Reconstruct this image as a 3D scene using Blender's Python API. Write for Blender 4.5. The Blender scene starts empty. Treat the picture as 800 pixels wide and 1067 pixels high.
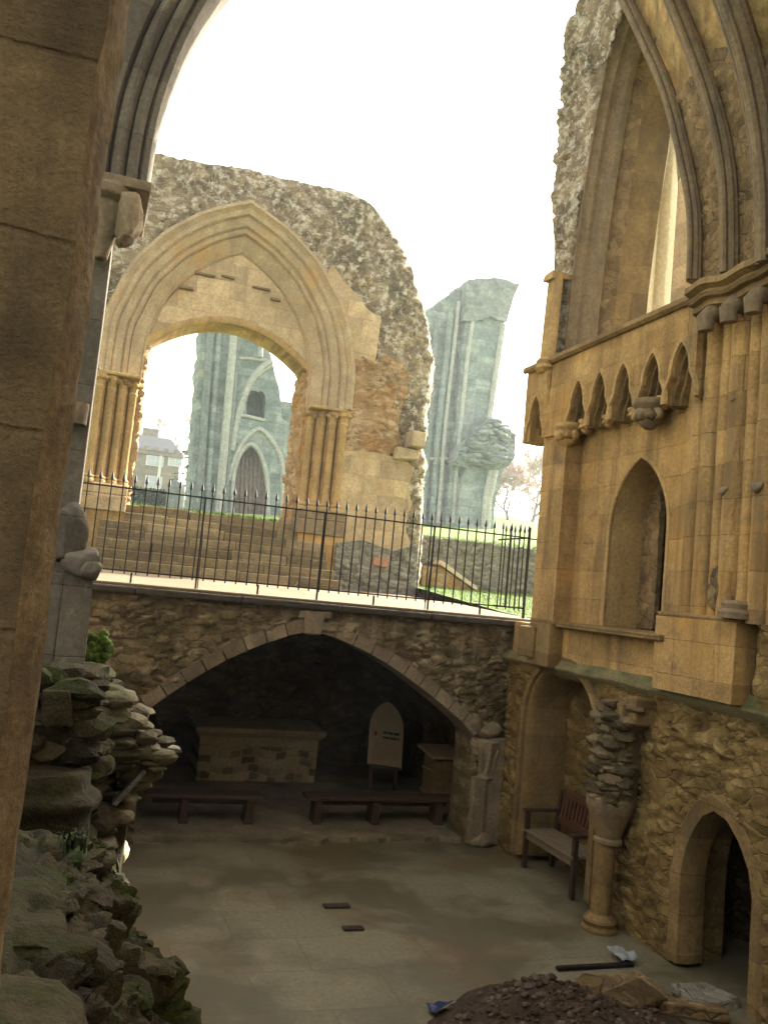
import bpy, math, random
from mathutils import Vector, noise, Matrix
random.seed(7)
scene = bpy.context.scene
COL = scene.collection

# ------------------------------------------------------------------ camera
F = 900.0; ROLL = math.radians(5.5); PITCH = math.radians(5.3); YAW = math.radians(18.6)
EYE = Vector((0, 0, 0.17))
FW = Vector((math.sin(YAW)*math.cos(PITCH), math.cos(YAW)*math.cos(PITCH), math.sin(PITCH)))
_rt = Vector((math.cos(YAW), -math.sin(YAW), 0)); _up = _rt.cross(FW)
CU = math.cos(ROLL)*_up - math.sin(ROLL)*_rt
CR = math.cos(ROLL)*_rt + math.sin(ROLL)*_up
cd = bpy.data.cameras.new('camera'); cam = bpy.data.objects.new('camera', cd); COL.objects.link(cam)
cd.sensor_fit = 'VERTICAL'; cd.sensor_height = 36; cd.lens = F/1067*36
cd.clip_start = 0.05; cd.clip_end = 2000
cam.matrix_world = Matrix(((CR.x, CU.x, -FW.x, EYE.x), (CR.y, CU.y, -FW.y, EYE.y), (CR.z, CU.z, -FW.z, EYE.z), (0, 0, 0, 1)))
scene.camera = cam
def ray(x, y): return FW + CR*((x-400)/F) + CU*((533.5-y)/F)
def atY(x, y, Y): d = ray(x, y); return EYE + d*(Y/d.y)
def atX(x, y, X): d = ray(x, y); return EYE + d*(X/d.x)

# ------------------------------------------------------------------ helpers
def hsh(p, k=0.0):
    v = math.sin(p[0]*12.9898 + p[1]*78.233 + p[2]*37.719 + k)*43758.5453
    return v - math.floor(v)
def sm(a, b, x):
    t = max(0.0, min(1.0, (x-a)/(b-a))); return t*t*(3-2*t)
def fbm(p, n=4):
    s = 0; a = .5
    for i in range(n):
        s += a*noise.noise(p); p = p*2.03; a *= .5
    return s

class MB:
    def __init__(s): s.v = []; s.f = []; s.c = {}; s.m = []
    def vert(s, p, c=None):
        s.v.append(tuple(p))
        if c is not None: s.c[len(s.v)-1] = c
        return len(s.v)-1
    def face(s, *i): s.f.append(tuple(i))
    def box(s, x0, x1, y0, y1, z0, z1, jit=0.0, rot=None, cen=None):
        b = len(s.v)
        for z in (z0, z1):
            for (x, y) in ((x0, y0), (x1, y0), (x1, y1), (x0, y1)):
                p = Vector((x, y, z))
                if jit: p += Vector((random.uniform(-jit, jit), random.uniform(-jit, jit), random.uniform(-jit, jit)))
                if rot is not None: c = cen if cen is not None else Vector(((x0+x1)/2, (y0+y1)/2, (z0+z1)/2)); p = rot @ (p-c) + c
                s.vert(p)
        for q in ((3, 2, 1, 0), (4, 5, 6, 7), (0, 1, 5, 4), (1, 2, 6, 5), (2, 3, 7, 6), (3, 0, 4, 7)): s.face(*[b+i for i in q])
        return s
    def hexa(s, pts):
        b = len(s.v)
        for p in pts: s.vert(p)
        for q in ((3, 2, 1, 0), (4, 5, 6, 7), (0, 1, 5, 4), (1, 2, 6, 5), (2, 3, 7, 6), (3, 0, 4, 7)): s.face(*[b+i for i in q])
    def tube(s, pts, rad, n=8, cap=True):
        pts = [Vector(p) for p in pts]; rings = []
        if not isinstance(rad, (list, tuple)): rad = [rad]*len(pts)
        for i, p in enumerate(pts):
            t = (pts[min(i+1, len(pts)-1)] - pts[max(i-1, 0)])
            if t.length < 1e-9: t = Vector((0, 0, 1))
            t.normalize()
            a = t.cross(Vector((0, 1, 0.01)) if abs(t.y) < .9 else Vector((1, 0, 0))).normalized(); b = t.cross(a)
            rings.append([s.vert(p + (a*math.cos(k*2*math.pi/n) + b*math.sin(k*2*math.pi/n))*rad[i]) for k in range(n)])
        for r0, r1 in zip(rings, rings[1:]):
            for k in range(n): s.face(r0[k], r0[(k+1) % n], r1[(k+1) % n], r1[k])
        if cap: s.face(*rings[0][::-1]); s.face(*rings[-1])
    def lathe(s, c, prof, n=20, squash=None):
        rings = []
        for (r, z) in prof:
            rings.append([s.vert((c[0]+r*math.cos(2*math.pi*k/n), c[1]+r*math.sin(2*math.pi*k/n), c[2]+z)) for k in range(n)])
        for r0, r1 in zip(rings, rings[1:]):
            for k in range(n): s.face(r0[k], r0[(k+1) % n], r1[(k+1) % n], r1[k])
        s.face(*rings[0][::-1]); s.face(*rings[-1])
    def loft(s, rows, closed=False):
        ids = [[s.vert(p) for p in r] for r in rows]
        for a, b in zip(ids, ids[1:]):
            n = len(a)
            for k in range(n if closed else n-1): s.face(a[k], a[(k+1) % n], b[(k+1) % n], b[k])
        return ids
    def prism(s, poly, P, d0, d1):
        a = [s.vert(P(u, v, d0)) for u, v in poly]; b = [s.vert(P(u, v, d1)) for u, v in poly]
        n = len(poly); s.face(*a); s.face(*b[::-1])
        for k in range(n): s.face(a[k], b[k], b[(k+1) % n], a[(k+1) % n])
    def rock(s, c, r, seed=0, n=2, sq=(1, 1, 1)):
        # an angular lump: a subdivided octahedron pushed by noise
        base = [Vector(p) for p in ((1, 0, 0), (-1, 0, 0), (0, 1, 0), (0, -1, 0), (0, 0, 1), (0, 0, -1))]
        tri = [(0, 2, 4), (2, 1, 4), (1, 3, 4), (3, 0, 4), (2, 0, 5), (1, 2, 5), (3, 1, 5), (0, 3, 5)]
        pts = base[:]; cache = {}
        def mid(a, b):
            k = (min(a, b), max(a, b))
            if k not in cache: pts.append((pts[a]+pts[b]).normalized()); cache[k] = len(pts)-1
            return cache[k]
        for _ in range(n):
            nt = []
            for a, b, d in tri:
                x, y, z = mid(a, b), mid(b, d), mid(d, a)
                nt += [(a, x, z), (x, b, y), (z, y, d), (x, y, z)]
            tri = nt
        b0 = len(s.v); o = Vector((seed*3.7, seed*1.3, seed*7.1)); h = hsh(o)
        rs = random.Random(int(seed*1000)+len(s.v)); pl = []
        for _ in range(9):
            w = Vector((rs.gauss(0, 1), rs.gauss(0, 1), rs.gauss(0, 1))).normalized(); pl.append((w, rs.uniform(.5, .85)))
        for p in pts:
            q = p.copy()
            for w, dd in pl:
                e = q.dot(w)-dd
                if e > 0: q -= w*e*.92
            q *= 1.25; m = max(abs(q.x), abs(q.y), abs(q.z)); q = q.lerp(q/m*.85, .12)
            q *= 1 + .18*noise.noise(p*1.3+o) + .08*noise.noise(p*3.5+o)
            s.vert((c[0]+q.x*r*sq[0], c[1]+q.y*r*sq[1], c[2]+q.z*r*sq[2]), (h, 1, hsh(o, 2), 1))
        for t in tri: s.face(*[b0+i for i in t])
    def build(s, name, mat, parent=None, smooth=False, recalc=True, bevel=0, world=True):
        me = bpy.data.meshes.new(name); me.from_pydata(s.v, [], s.f); me.update()
        if True:
            at = me.color_attributes.new('stone', 'FLOAT_COLOR', 'POINT')
            flat = [0.0]*(4*len(s.v))
            for i in range(len(s.v)): flat[4*i:4*i+4] = s.c.get(i, (.5, 1, .5, 1))
            at.data.foreach_set('color', flat)
        if isinstance(mat, (list, tuple)):
            for m in mat: me.materials.append(m)
        else: me.materials.append(mat)
        if s.m: me.polygons.foreach_set('material_index', s.m)
        if recalc:
            import bmesh
            bm = bmesh.new(); bm.from_mesh(me); bmesh.ops.recalc_face_normals(bm, faces=bm.faces[:]); bm.to_mesh(me); bm.free()
        if smooth:
            me.polygons.foreach_set('use_smooth', [True]*len(me.polygons))
            if smooth != 'all':
                me.set_sharp_from_angle(angle=math.radians(38))
        o = bpy.data.objects.new(name, me); COL.objects.link(o)
        if bevel:
            b = o.modifiers.new('bevel', 'BEVEL'); b.width = bevel; b.segments = 2; b.limit_method = 'ANGLE'; b.angle_limit = math.radians(40)
        if parent is not None:
            o.parent = parent
            if world and parent.type == 'EMPTY': o.location = -parent.location
        return o
def thing(name, label, cat, loc, group=None):
    o = bpy.data.objects.new(name, None); COL.objects.link(o); o.location = loc; o.empty_display_size = .2
    o['label'] = label; o['category'] = cat; o['kind'] = 'thing'
    if group: o['group'] = group
    return o
def tag(o, label=None, cat=None, group=None, kind=None):
    if label: o['label'] = label
    if cat: o['category'] = cat; o['kind'] = 'thing'
    if group: o['group'] = group
    if kind: o['kind'] = kind
    return o

def inpoly(x, y, poly):
    c = False; n = len(poly); j = n-1
    for i in range(n):
        xi, yi = poly[i]; xj, yj = poly[j]
        if (yi > y) != (yj > y) and x < (xj-xi)*(y-yi)/(yj-yi)+xi: c = not c
        j = i
    return c
def near(x, y, poly):
    best = 1e9; bp = None; n = len(poly)
    for i in range(n):
        ax, ay = poly[i]; bx, by = poly[(i+1) % n]
        dx, dy = bx-ax, by-ay; L = dx*dx+dy*dy
        t = 0 if L == 0 else max(0, min(1, ((x-ax)*dx+(y-ay)*dy)/L))
        px, py = ax+t*dx, ay+t*dy; d = (px-x)**2+(py-y)**2
        if d < best: best = d; bp = (px, py)
    return bp, math.sqrt(best)
def ragged(poly, amp, freq, seed, step=.08, keep=lambda u, v: False):
    out = []
    n = len(poly)
    for i in range(n):
        a = poly[i]; b = poly[(i+1) % n]; L = math.hypot(b[0]-a[0], b[1]-a[1]); k = max(1, int(L/step))
        for j in range(k):
            t = j/k; u = a[0]+(b[0]-a[0])*t; v = a[1]+(b[1]-a[1])*t
            if not keep((a[0]+b[0])/2, (a[1]+b[1])/2):
                w = min(1, 4*min(t, 1-t)+.4)
                u += amp*w*(noise.noise(Vector((u*freq, v*freq, seed)))+.6*noise.noise(Vector((u*freq*3, v*freq*3, seed+5))))
                v += amp*w*(noise.noise(Vector((u*freq, v*freq, seed+9)))+.6*noise.noise(Vector((u*freq*3, v*freq*3, seed+15))))
            out.append((u, v))
    return out
def rubble(sx, sy, amp, seed, fine=.35, big=0.0):
    def f(u, v):
        w = noise.noise(Vector((u*1.7, v*1.7, seed+3.3)))
        uu = u/sx + .35*w + .25*noise.noise(Vector((u/sx*.9, v/sy*.9, seed+20))); vv = v/sy + .45*noise.noise(Vector((u/sx*.7, v/sy*.5, seed+8)))
        d, p = noise.voronoi(Vector((uu, vv, seed*7.77)), distance_metric='MINKOVSKY_FOUR')
        worn = sm(-.55, .05, noise.noise(Vector((u*1.9, v*1.9, seed+50)))+.35*noise.noise(Vector((u*6, v*6, seed+51))))
        j = d[1]-d[0]; m = sm(.01, .16, j); h = hsh(p[0]); m = m*worn + (1-worn)*.75
        tilt = (uu-p[0][0])*(hsh(p[0], 5)-.5) + (vv-p[0][1])*(hsh(p[0], 7)-.5)
        dd = amp*m*(.35+(.9*h+.6*tilt)*(.35+.65*worn)) + amp*fine*fbm(Vector((u/sx*3, v/sy*2.2, seed)), 3) + big*noise.noise(Vector((u*1.1, v*1.1, seed+31)))
        return dd, (h*worn+(1-worn)*.55, m, hsh(p[0], 3), 1)
    return f
def ashl(amp=.006, seed=1, bw=.45, bh=.28, worn=.012):
    # squared blocks: slightly different planes, joints worn back
    def f(u, v):
        r = math.floor(v/bh); uu = u/bw + (r % 2)*.5 + .3*hsh((r, 1, seed)); k = math.floor(uu)
        h = hsh((k, r, seed)); du = min(uu-k, 1-(uu-k))*bw; dv = min(v/bh-r, 1-(v/bh-r))*bh
        m = sm(0, .016, min(du, dv))
        return worn*fbm(Vector((u*2.2, v*2.2, seed)), 4) + .3*worn*noise.noise(Vector((u*11, v*11, seed))), (.5, 1, .5, 1)
    return f
def flat(seed=0): return lambda u, v: (.006*fbm(Vector((u*3, v*3, seed)), 3), (.5, 1, .5, 1))
PX = lambda X0: (lambda u, v, d: (X0-d, u, v))     # wall facing -X : u=y v=z
PY = lambda Y0: (lambda u, v, d: (u, Y0-d, v))     # wall facing -Y : u=x v=z
PXr = lambda X0: (lambda u, v, d: (X0+d, u, v))    # wall facing +X
def sheet(mb, outline, P, res, thick, disp, holes=(), snap=True, sides=True, srough=0.0, back=False, sres=None, fade=0.0):
    us = [p[0] for p in outline]; vs = [p[1] for p in outline]
    u0, u1, v0, v1 = min(us), max(us), min(vs), max(vs)
    nu = max(1, round((u1-u0)/res)); nv = max(1, round((v1-v0)/res))
    du = (u1-u0)/nu; dv = (v1-v0)/nv
    keep = [[False]*nv for _ in range(nu)]
    for i in range(nu):
        for j in range(nv):
            x = u0+(i+.5)*du; y = v0+(j+.5)*dv
            if inpoly(x, y, outline) and not any(inpoly(x, y, h) for h in holes): keep[i][j] = True
    K = lambda i, j: 0 <= i < nu and 0 <= j < nv and keep[i][j]
    ids = {}; uv = {}; bnd = set()
    polys = [outline]+list(holes)
    for i in range(nu):
        for j in range(nv):
            if keep[i][j]:
                for a, b in ((i, j), (i+1, j), (i+1, j+1), (i, j+1)): ids.setdefault((a, b), None)
    for (a, b) in ids:
        n4 = [K(a-1, b-1), K(a, b-1), K(a-1, b), K(a, b)]
        x = u0+a*du; y = v0+b*dv
        if not all(n4):
            bnd.add((a, b))
            if snap:
                bp, bd = None, 1e9
                for pl in polys:
                    q, d = near(x, y, pl)
                    if d < bd: bp, bd = q, d
                if bd < 1.3*max(du, dv): x, y = bp
        uv[(a, b)] = (x, y)
    for k, (x, y) in uv.items():
        d, c = disp(x, y)
        if k in bnd and fade: d *= (1-fade)
        ids[k] = (mb.vert(P(x, y, d), c), d, c)
    edges = []
    for i in range(nu):
        for j in range(nv):
            if not keep[i][j]: continue
            q = [(i, j), (i+1, j), (i+1, j+1), (i, j+1)]
            mb.face(*[ids[k][0] for k in q])
            if not K(i, j-1): edges.append((q[0], q[1]))
            if not K(i+1, j): edges.append((q[1], q[2]))
            if not K(i, j+1): edges.append((q[2], q[3]))
            if not K(i-1, j): edges.append((q[3], q[0]))
    if sides:
        ns = max(1, round(thick/(sres or max(.12, res*2))))
        if srough == 0: ns = max(1, min(ns, 6))
        side = {}
        def col(k):
            if k in side: return side[k]
            x, y = uv[k]; d0 = ids[k][1]; lst = []
            for t in range(ns+1):
                d = d0 + (-thick-d0)*t/ns; xx, yy = x, y
                c = ids[k][2]
                if t and srough:
                    dd, c = rubble(.26, .15, srough, 3.3)(x+d*1.0+y*.3, y*1.0+x*.2)
                    a = noise.noise(Vector((x*2.1, y*2.1, d*2.1)))*srough*1.3
                    b = noise.noise(Vector((x*2.1+40, y*2.1, d*2.1)))*srough*1.3
                    xx += a; yy += b
                lst.append(mb.vert(P(xx, yy, d), c))
            side[k] = lst; return lst
        for a, b in edges:
            A, B = col(a), col(b)
            for t in range(ns): mb.face(A[t], A[t+1], B[t+1], B[t])
    if back:
        bi = {}
        for k, (x, y) in uv.items(): bi[k] = mb.vert(P(x, y, -thick), ids[k][2])
        for i in range(nu):
            for j in range(nv):
                if keep[i][j]: mb.face(*[bi[k] for k in ((i, j+1), (i+1, j+1), (i+1, j), (i, j))])
def psweep(mb, pts, P, prof, closed_prof=False, jit=0.0):
    """sweep a profile [(radial, depth)] along a planar polyline, left normal = outward"""
    rows = []; n = len(pts)
    for i, (u, v) in enumerate(pts):
        def nrm(a, b):
            dx, dy = b[0]-a[0], b[1]-a[1]; L = math.hypot(dx, dy) or 1; return (-dy/L, dx/L)
        if i == 0: nx, ny = nrm(pts[0], pts[1])
        elif i == n-1: nx, ny = nrm(pts[-2], pts[-1])
        else:
            a = nrm(pts[i-1], pts[i]); b = nrm(pts[i], pts[i+1]); nx, ny = a[0]+b[0], a[1]+b[1]
            L = math.hypot(nx, ny); nx /= L; ny /= L; k = 1/max(.4, nx*a[0]+ny*a[1]); nx *= k; ny *= k
        j = jit*noise.noise(Vector((u*3, v*3, 1.7))) if jit else 0
        rows.append([P(u+nx*(r+j), v+ny*(r+j), d+j*.6) for r, d in prof])
    mb.loft(rows, closed=closed_prof)
    return rows
def pointed(cx, zs, a, h, n=18, drop=0.0):
    """two-centred arch, left foot to right foot"""
    R = (h*h+a*a)/(2*a); th = math.acos(max(-1, min(1, (R-a)/R)))
    rt = [(cx + a - R + R*math.cos(t*th/n), zs + R*math.sin(t*th/n)) for t in range(n+1)]
    lf = [(2*cx-u, v) for u, v in rt]
    out = lf + rt[::-1][1:]
    if drop: out = [(cx-a, zs-drop)] + out + [(cx+a, zs-drop)]
    return out
def sweep3(mb, pts, prof, up):
    """sweep a closed profile along a 3-D polyline; 'up' is the reference direction for the profile's second axis"""
    pts = [Vector(p) for p in pts]; rows = []
    for i, p in enumerate(pts):
        t = (pts[min(i+1, len(pts)-1)]-pts[max(i-1, 0)]).normalized()
        b = (up - t*up.dot(t)).normalized(); a = t.cross(b)
        rows.append([p + a*x + b*y for x, y in prof])
    mb.loft(rows, closed=True)
    ids0 = len(mb.v)-len(prof)*len(pts); k = len(prof)
    mb.face(*range(ids0, ids0+k)); mb.face(*range(len(mb.v)-k, len(mb.v)))
def smooth_pl(pts, n=6):
    """Catmull-Rom through points of any dimension"""
    out = []; m = len(pts)
    for i in range(m-1):
        p0, p1, p2, p3 = pts[max(i-1, 0)], pts[i], pts[i+1], pts[min(i+2, m-1)]
        for k in range(n):
            t = k/n
            out.append(tuple(.5*((2*b)+(-a+c)*t+(2*a-5*b+4*c-d)*t*t+(-a+3*b-3*c+d)*t**3) for a, b, c, d in zip(p0, p1, p2, p3)))
    out.append(tuple(pts[-1])); return out

# ------------------------------------------------------------------ materials
def newmat(name):
    m = bpy.data.materials.new(name); m.use_nodes = True; nt = m.node_tree; nt.nodes.clear()
    out = nt.nodes.new('ShaderNodeOutputMaterial'); b = nt.nodes.new('ShaderNodeBsdfPrincipled'); nt.links.new(b.outputs[0], out.inputs[0])
    b.inputs['Specular IOR Level'].default_value = .25
    return m, nt, b
class NT:
    def __init__(s, nt): s.nt = nt
    def n(s, t, **k):
        x = s.nt.nodes.new(t)
        for a, v in k.items():
            if hasattr(x, a): setattr(x, a, v)
        return x
    def l(s, a, b): s.nt.links.new(a, b)
    def coords(s, sc=(1, 1, 1)):
        t = s.n('ShaderNodeTexCoord'); m = s.n('ShaderNodeMapping'); m.inputs['Scale'].default_value = sc
        s.l(t.outputs['Object'], m.inputs[0]); return m.outputs[0]
    def noise(s, vec, scale, detail=5, rough=.6):
        x = s.n('ShaderNodeTexNoise'); x.inputs['Scale'].default_value = scale; x.inputs['Detail'].default_value = detail; x.inputs['Roughness'].default_value = rough
        s.l(vec, x.inputs['Vector']); return x.outputs['Fac']
    def ramp(s, fac, stops):
        r = s.n('ShaderNodeValToRGB'); e = r.color_ramp.elements
        while len(e) < len(stops): e.new(.5)
        for x, (p, c) in zip(e, stops): x.position = p; x.color = (c[0], c[1], c[2], 1) if not isinstance(c, (int, float)) else (c, c, c, 1)
        s.l(fac, r.inputs[0]); return r.outputs[0]
    def mix(s, fac, a, b, mode='MIX'):
        x = s.n('ShaderNodeMix'); x.data_type = 'RGBA'; x.blend_type = mode
        for v, i in ((fac, 0), (a, 6), (b, 7)):
            if isinstance(v, (int, float)): x.inputs[i].default_value = v
            elif isinstance(v, (tuple, list)): x.inputs[i].default_value = (*v[:3], 1)
            else: s.l(v, x.inputs[i])
        return x.outputs[2]
    def math(s, op, a, b=0.0):
        x = s.n('ShaderNodeMath'); x.operation = op
        for v, i in ((a, 0), (b, 1)):
            if isinstance(v, (int, float)): x.inputs[i].default_value = v
            else: s.l(v, x.inputs[i])
        return x.outputs[0]
    def bump(s, h, strength, dist, prev=None):
        b = s.n('ShaderNodeBump'); b.inputs['Strength'].default_value = strength; b.inputs['Distance'].default_value = dist
        s.l(h, b.inputs['Height'])
        if prev: s.l(prev, b.inputs['Normal'])
        return b.outputs[0]

def stone(name, cols, mortar, patch=None, pf=(.52, .72), pscale=1.3, streak=None, sf=(.5, .75), lich=None, lf=(.6, .68), lscale=9, moss=None, mf=(.5, .7), mscale=2.2,
          rough=.9, bump=.02, grain=28, joints=None, contrast=1.0, cells=None, sat=1.15):
    """stone whose per-stone tone comes from the 'stone' attribute, with blotches, run-down streaks, lichen and moss"""
    m, nt, b = newmat(name); N = NT(nt); c = N.coords()
    at = N.n('ShaderNodeAttribute'); at.attribute_name = 'stone'
    sp = N.n('ShaderNodeSeparateColor'); N.l(at.outputs['Color'], sp.inputs[0])
    nz = N.noise(c, 5.5, 6, .65)
    f = N.math('ADD', N.math('MULTIPLY', sp.outputs[0], .62*contrast), N.math('MULTIPLY', nz, .55))
    if cells:
        wp = N.n('ShaderNodeTexNoise'); wp.inputs['Scale'].default_value = 4.5; wp.inputs['Detail'].default_value = 3; N.l(c, wp.inputs['Vector'])
        wsc = N.n('ShaderNodeVectorMath'); wsc.operation = 'SCALE'; wsc.inputs['Scale'].default_value = .16; N.l(wp.outputs['Color'], wsc.inputs[0])
        wad = N.n('ShaderNodeVectorMath'); N.l(c, wad.inputs[0]); N.l(wsc.outputs[0], wad.inputs[1])
        mp = N.n('ShaderNodeMapping'); mp.inputs['Scale'].default_value = (1/cells[0], 1/cells[0], 1/cells[1]); N.l(wad.outputs[0], mp.inputs[0])
        v1 = N.n('ShaderNodeTexVoronoi'); N.l(mp.outputs[0], v1.inputs['Vector']); v1.inputs['Scale'].default_value = 1
        v2 = N.n('ShaderNodeTexVoronoi'); v2.feature = 'DISTANCE_TO_EDGE'; N.l(mp.outputs[0], v2.inputs['Vector']); v2.inputs['Scale'].default_value = 1
        vs_ = N.n('ShaderNodeSeparateColor'); N.l(v1.outputs['Color'], vs_.inputs[0])
        f = N.math('ADD', N.math('MULTIPLY', f, .62), N.math('MULTIPLY', vs_.outputs[0], .42*contrast))
        edge = N.ramp(v2.outputs['Distance'], [(.01, 0), (.10, 1)])
        joint_mask = N.ramp(N.noise(c, 2.1, 4, .6), [(.36, .05), (.62, .8)])
    k = len(cols); col = N.ramp(f, [(.18+.68*i/(k-1), cols[i]) for i in range(k)])
    g = N.noise(c, grain, 5, .7)
    col = N.mix(.6, col, N.ramp(g, [(.3, .5), (.7, 1.4)]), 'MULTIPLY'); col = N.mix(.6, col, N.ramp(N.noise(c, 2.3, 6, .7), [(.3, .62), (.7, 1.32)]), 'MULTIPLY')
    if patch:
        pm = N.ramp(N.noise(c, pscale, 5, .62), [(pf[0], 0), (pf[1], 1)]); col = N.mix(N.math('MULTIPLY', pm, .8), col, patch)
    if streak:
        cs = N.coords((3.2, 3.2, .28)); smk = N.ramp(N.noise(cs, 1.6, 5, .6), [(sf[0], 0), (sf[1], 1)]); col = N.mix(N.math('MULTIPLY', smk, .7), col, streak)
    if mortar:
        inv = N.ramp(sp.outputs[1], [(.15, 1), (.75, 0)]); col = N.mix(N.math('MULTIPLY', inv, .75), col, mortar)
    if cells:
        jm = N.math('MULTIPLY', N.math('SUBTRACT', 1.0, edge), joint_mask); col = N.mix(N.math('MULTIPLY', jm, .7), col, mortar or (.1, .08, .05))
    if lich:
        lm = N.ramp(N.noise(c, lscale, 6, .7), [(lf[0], 0), (lf[1], 1)]); col = N.mix(N.math('MULTIPLY', lm, .75), col, lich)
    if moss:
        mm = N.ramp(N.noise(c, mscale, 5, .65), [(mf[0], 0), (mf[1], 1)])
        geo = N.n('ShaderNodeNewGeometry'); sx = N.n('ShaderNodeSeparateXYZ'); N.l(geo.outputs['Normal'], sx.inputs[0])
        upm = N.ramp(sx.outputs[2], [(.0, .35), (.6, 1)])
        col = N.mix(N.math('MULTIPLY', N.math('MULTIPLY', mm, upm), .85), col, moss)
    hv = N.n('ShaderNodeHueSaturation'); hv.inputs['Saturation'].default_value = sat; N.l(col, hv.inputs['Color']); col = hv.outputs[0]
    N.l(col, b.inputs['Base Color']); b.inputs['Roughness'].default_value = rough
    h = N.math('ADD', N.math('MULTIPLY', g, .5), N.noise(c, 9, 6, .7))
    nrm = N.bump(h, .8, bump)
    if cells: nrm = N.bump(N.math('SUBTRACT', 1.0, jm), .8, .025, nrm)
    if joints:
        # fine bed and head joints for dressed work
        bw, bh, w = joints
        t = N.n('ShaderNodeTexCoord'); sx = N.n('ShaderNodeSeparateXYZ'); N.l(t.outputs['Object'], sx.inputs[0])
        cb = N.n('ShaderNodeCombineXYZ'); wob = N.math('MULTIPLY', N.math('SUBTRACT', N.noise(c, 3.0, 4, .7), .5), .035)
        N.l(N.math('ADD', N.math('ADD', sx.outputs[0], sx.outputs[1]), wob), cb.inputs[0]); N.l(N.math('ADD', sx.outputs[2], wob), cb.inputs[1])
        br = N.n('ShaderNodeTexBrick'); N.l(cb.outputs[0], br.inputs['Vector']); br.inputs['Scale'].default_value = 1
        br.inputs['Brick Width'].default_value = bw; br.inputs['Row Height'].default_value = bh; br.inputs['Mortar Size'].default_value = w; br.inputs['Mortar Smooth'].default_value = .8
        br.inputs['Color1'].default_value = (.74, .72, .70, 1); br.inputs['Color2'].default_value = (1.18, 1.15, 1.10, 1); br.inputs['Mortar'].default_value = (.74, .70, .64, 1)
        col2 = N.mix(.8, col, br.outputs['Color'], 'MULTIPLY'); N.l(col2, b.inputs['Base Color'])
        nrm = N.bump(N.math('SUBTRACT', 1.0, br.outputs['Fac']), .6, .012, nrm)
    N.l(nrm, b.inputs['Normal'])
    return m
def plain(name, col, rough=.6, var=.25, scale=14, metal=0, bump=.003):
    m, nt, b = newmat(name); N = NT(nt); c = N.coords(); g = N.noise(c, scale, 5, .65)
    cc = N.mix(1.0, (*col, 1), N.ramp(g, [(.3, 1-var), (.7, 1+var)]), 'MULTIPLY')
    N.l(cc, b.inputs['Base Color']); b.inputs['Roughness'].default_value = rough; b.inputs['Metallic'].default_value = metal
    if bump: N.l(N.bump(g, .6, bump), b.inputs['Normal'])
    return m
GOLD = [(.22, .145, .065), (.36, .245, .115), (.46, .325, .16), (.54, .405, .225)]
M = {}
M['gold'] = stone('golden_ashlar', GOLD, (.30, .22, .12), sat=1.08, patch=(.47, .29, .11), pf=(.52, .72), pscale=1.1, streak=(.16, .115, .065), sf=(.48, .68), lich=(.17, .13, .085), lf=(.57, .70), lscale=3.0, bump=.022, grain=34, contrast=.7, joints=(.55, .31, .006))
M['goldm'] = stone('golden_moulding', [(.22, .155, .08), (.38, .27, .14), (.50, .37, .20)], None, streak=(.13, .11, .085), sf=(.5, .75), bump=.012)
M['greym'] = stone('grey_moulding', [(.105, .08, .052), (.19, .148, .098), (.29, .23, .155)], None, patch=(.25, .18, .10), streak=(.07, .065, .06), bump=.014)
M['golddk'] = stone('weathered_jamb', [(.13, .095, .05), (.24, .175, .095), (.33, .25, .135)], (.2, .15, .09), streak=(.12, .098, .07), bump=.012, contrast=.6, joints=(.7, .34, .006))
M['rubwarm'] = stone('warm_rubble', [(.07, .05, .025), (.165, .118, .056), (.25, .18, .088), (.33, .25, .13)], (.17, .122, .06), patch=(.11, .08, .035), pf=(.5, .7), moss=(.06, .062, .03), mf=(.5, .68), mscale=1.1, bump=.025, cells=(0.17, 0.085))
M['rubweb'] = stone('vault_rubble', [(.08, .06, .04), (.20, .145, .085), (.30, .22, .13)], (.2, .15, .09), bump=.03, cells=(0.13, 0.1))
M['rubtop'] = stone('lichened_rubble', [(.10, .085, .06), (.21, .175, .12), (.32, .26, .18), (.42, .36, .26)], (.22, .18, .12), lich=(.62, .58, .48), lf=(.50, .62), lscale=7, patch=(.07, .062, .045), pf=(.48, .64), pscale=1.7, bump=.03, cells=(0.16, 0.1))
M['buff'] = stone('buff_ashlar', [(.28, .215, .135), (.42, .33, .215), (.50, .41, .28), (.58, .50, .37)], (.36, .28, .18), patch=(.46, .30, .15), pf=(.58, .74), streak=(.26, .21, .15), sf=(.56, .78), bump=.012, contrast=.7, joints=(.6, .33, .006))
M['buffm'] = stone('buff_moulding', [(.24, .19, .125), (.38, .30, .20), (.50, .42, .30)], None, patch=(.44, .29, .14), pf=(.52, .74), streak=(.24, .20, .15), bump=.012)
M['rubred'] = stone('patched_rubble', [(.18, .115, .06), (.30, .195, .105), (.40, .285, .17), (.45, .36, .25)], (.34, .26, .16), patch=(.37, .20, .085), pf=(.5, .7), pscale=1.5, bump=.025, cells=(0.17, 0.09))
M['rubfront'] = stone('brown_rubble', [(.065, .05, .03), (.15, .115, .072), (.24, .19, .125), (.33, .275, .185)], (.115, .088, .055), patch=(.055, .044, .025), pf=(.48, .64), pscale=1.3, streak=(.38, .32, .22), sf=(.53, .70), lich=(.42, .37, .27), lf=(.62, .73), lscale=5, moss=(.045, .055, .018), mf=(.48, .66), mscale=.9, bump=.03, cells=(0.18, 0.085))
M['vouss'] = stone('grey_voussoir', [(.13, .105, .075), (.22, .18, .13), (.29, .24, .175)], None, patch=(.11, .1, .075), pf=(.5, .7), pscale=3, bump=.014)
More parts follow.
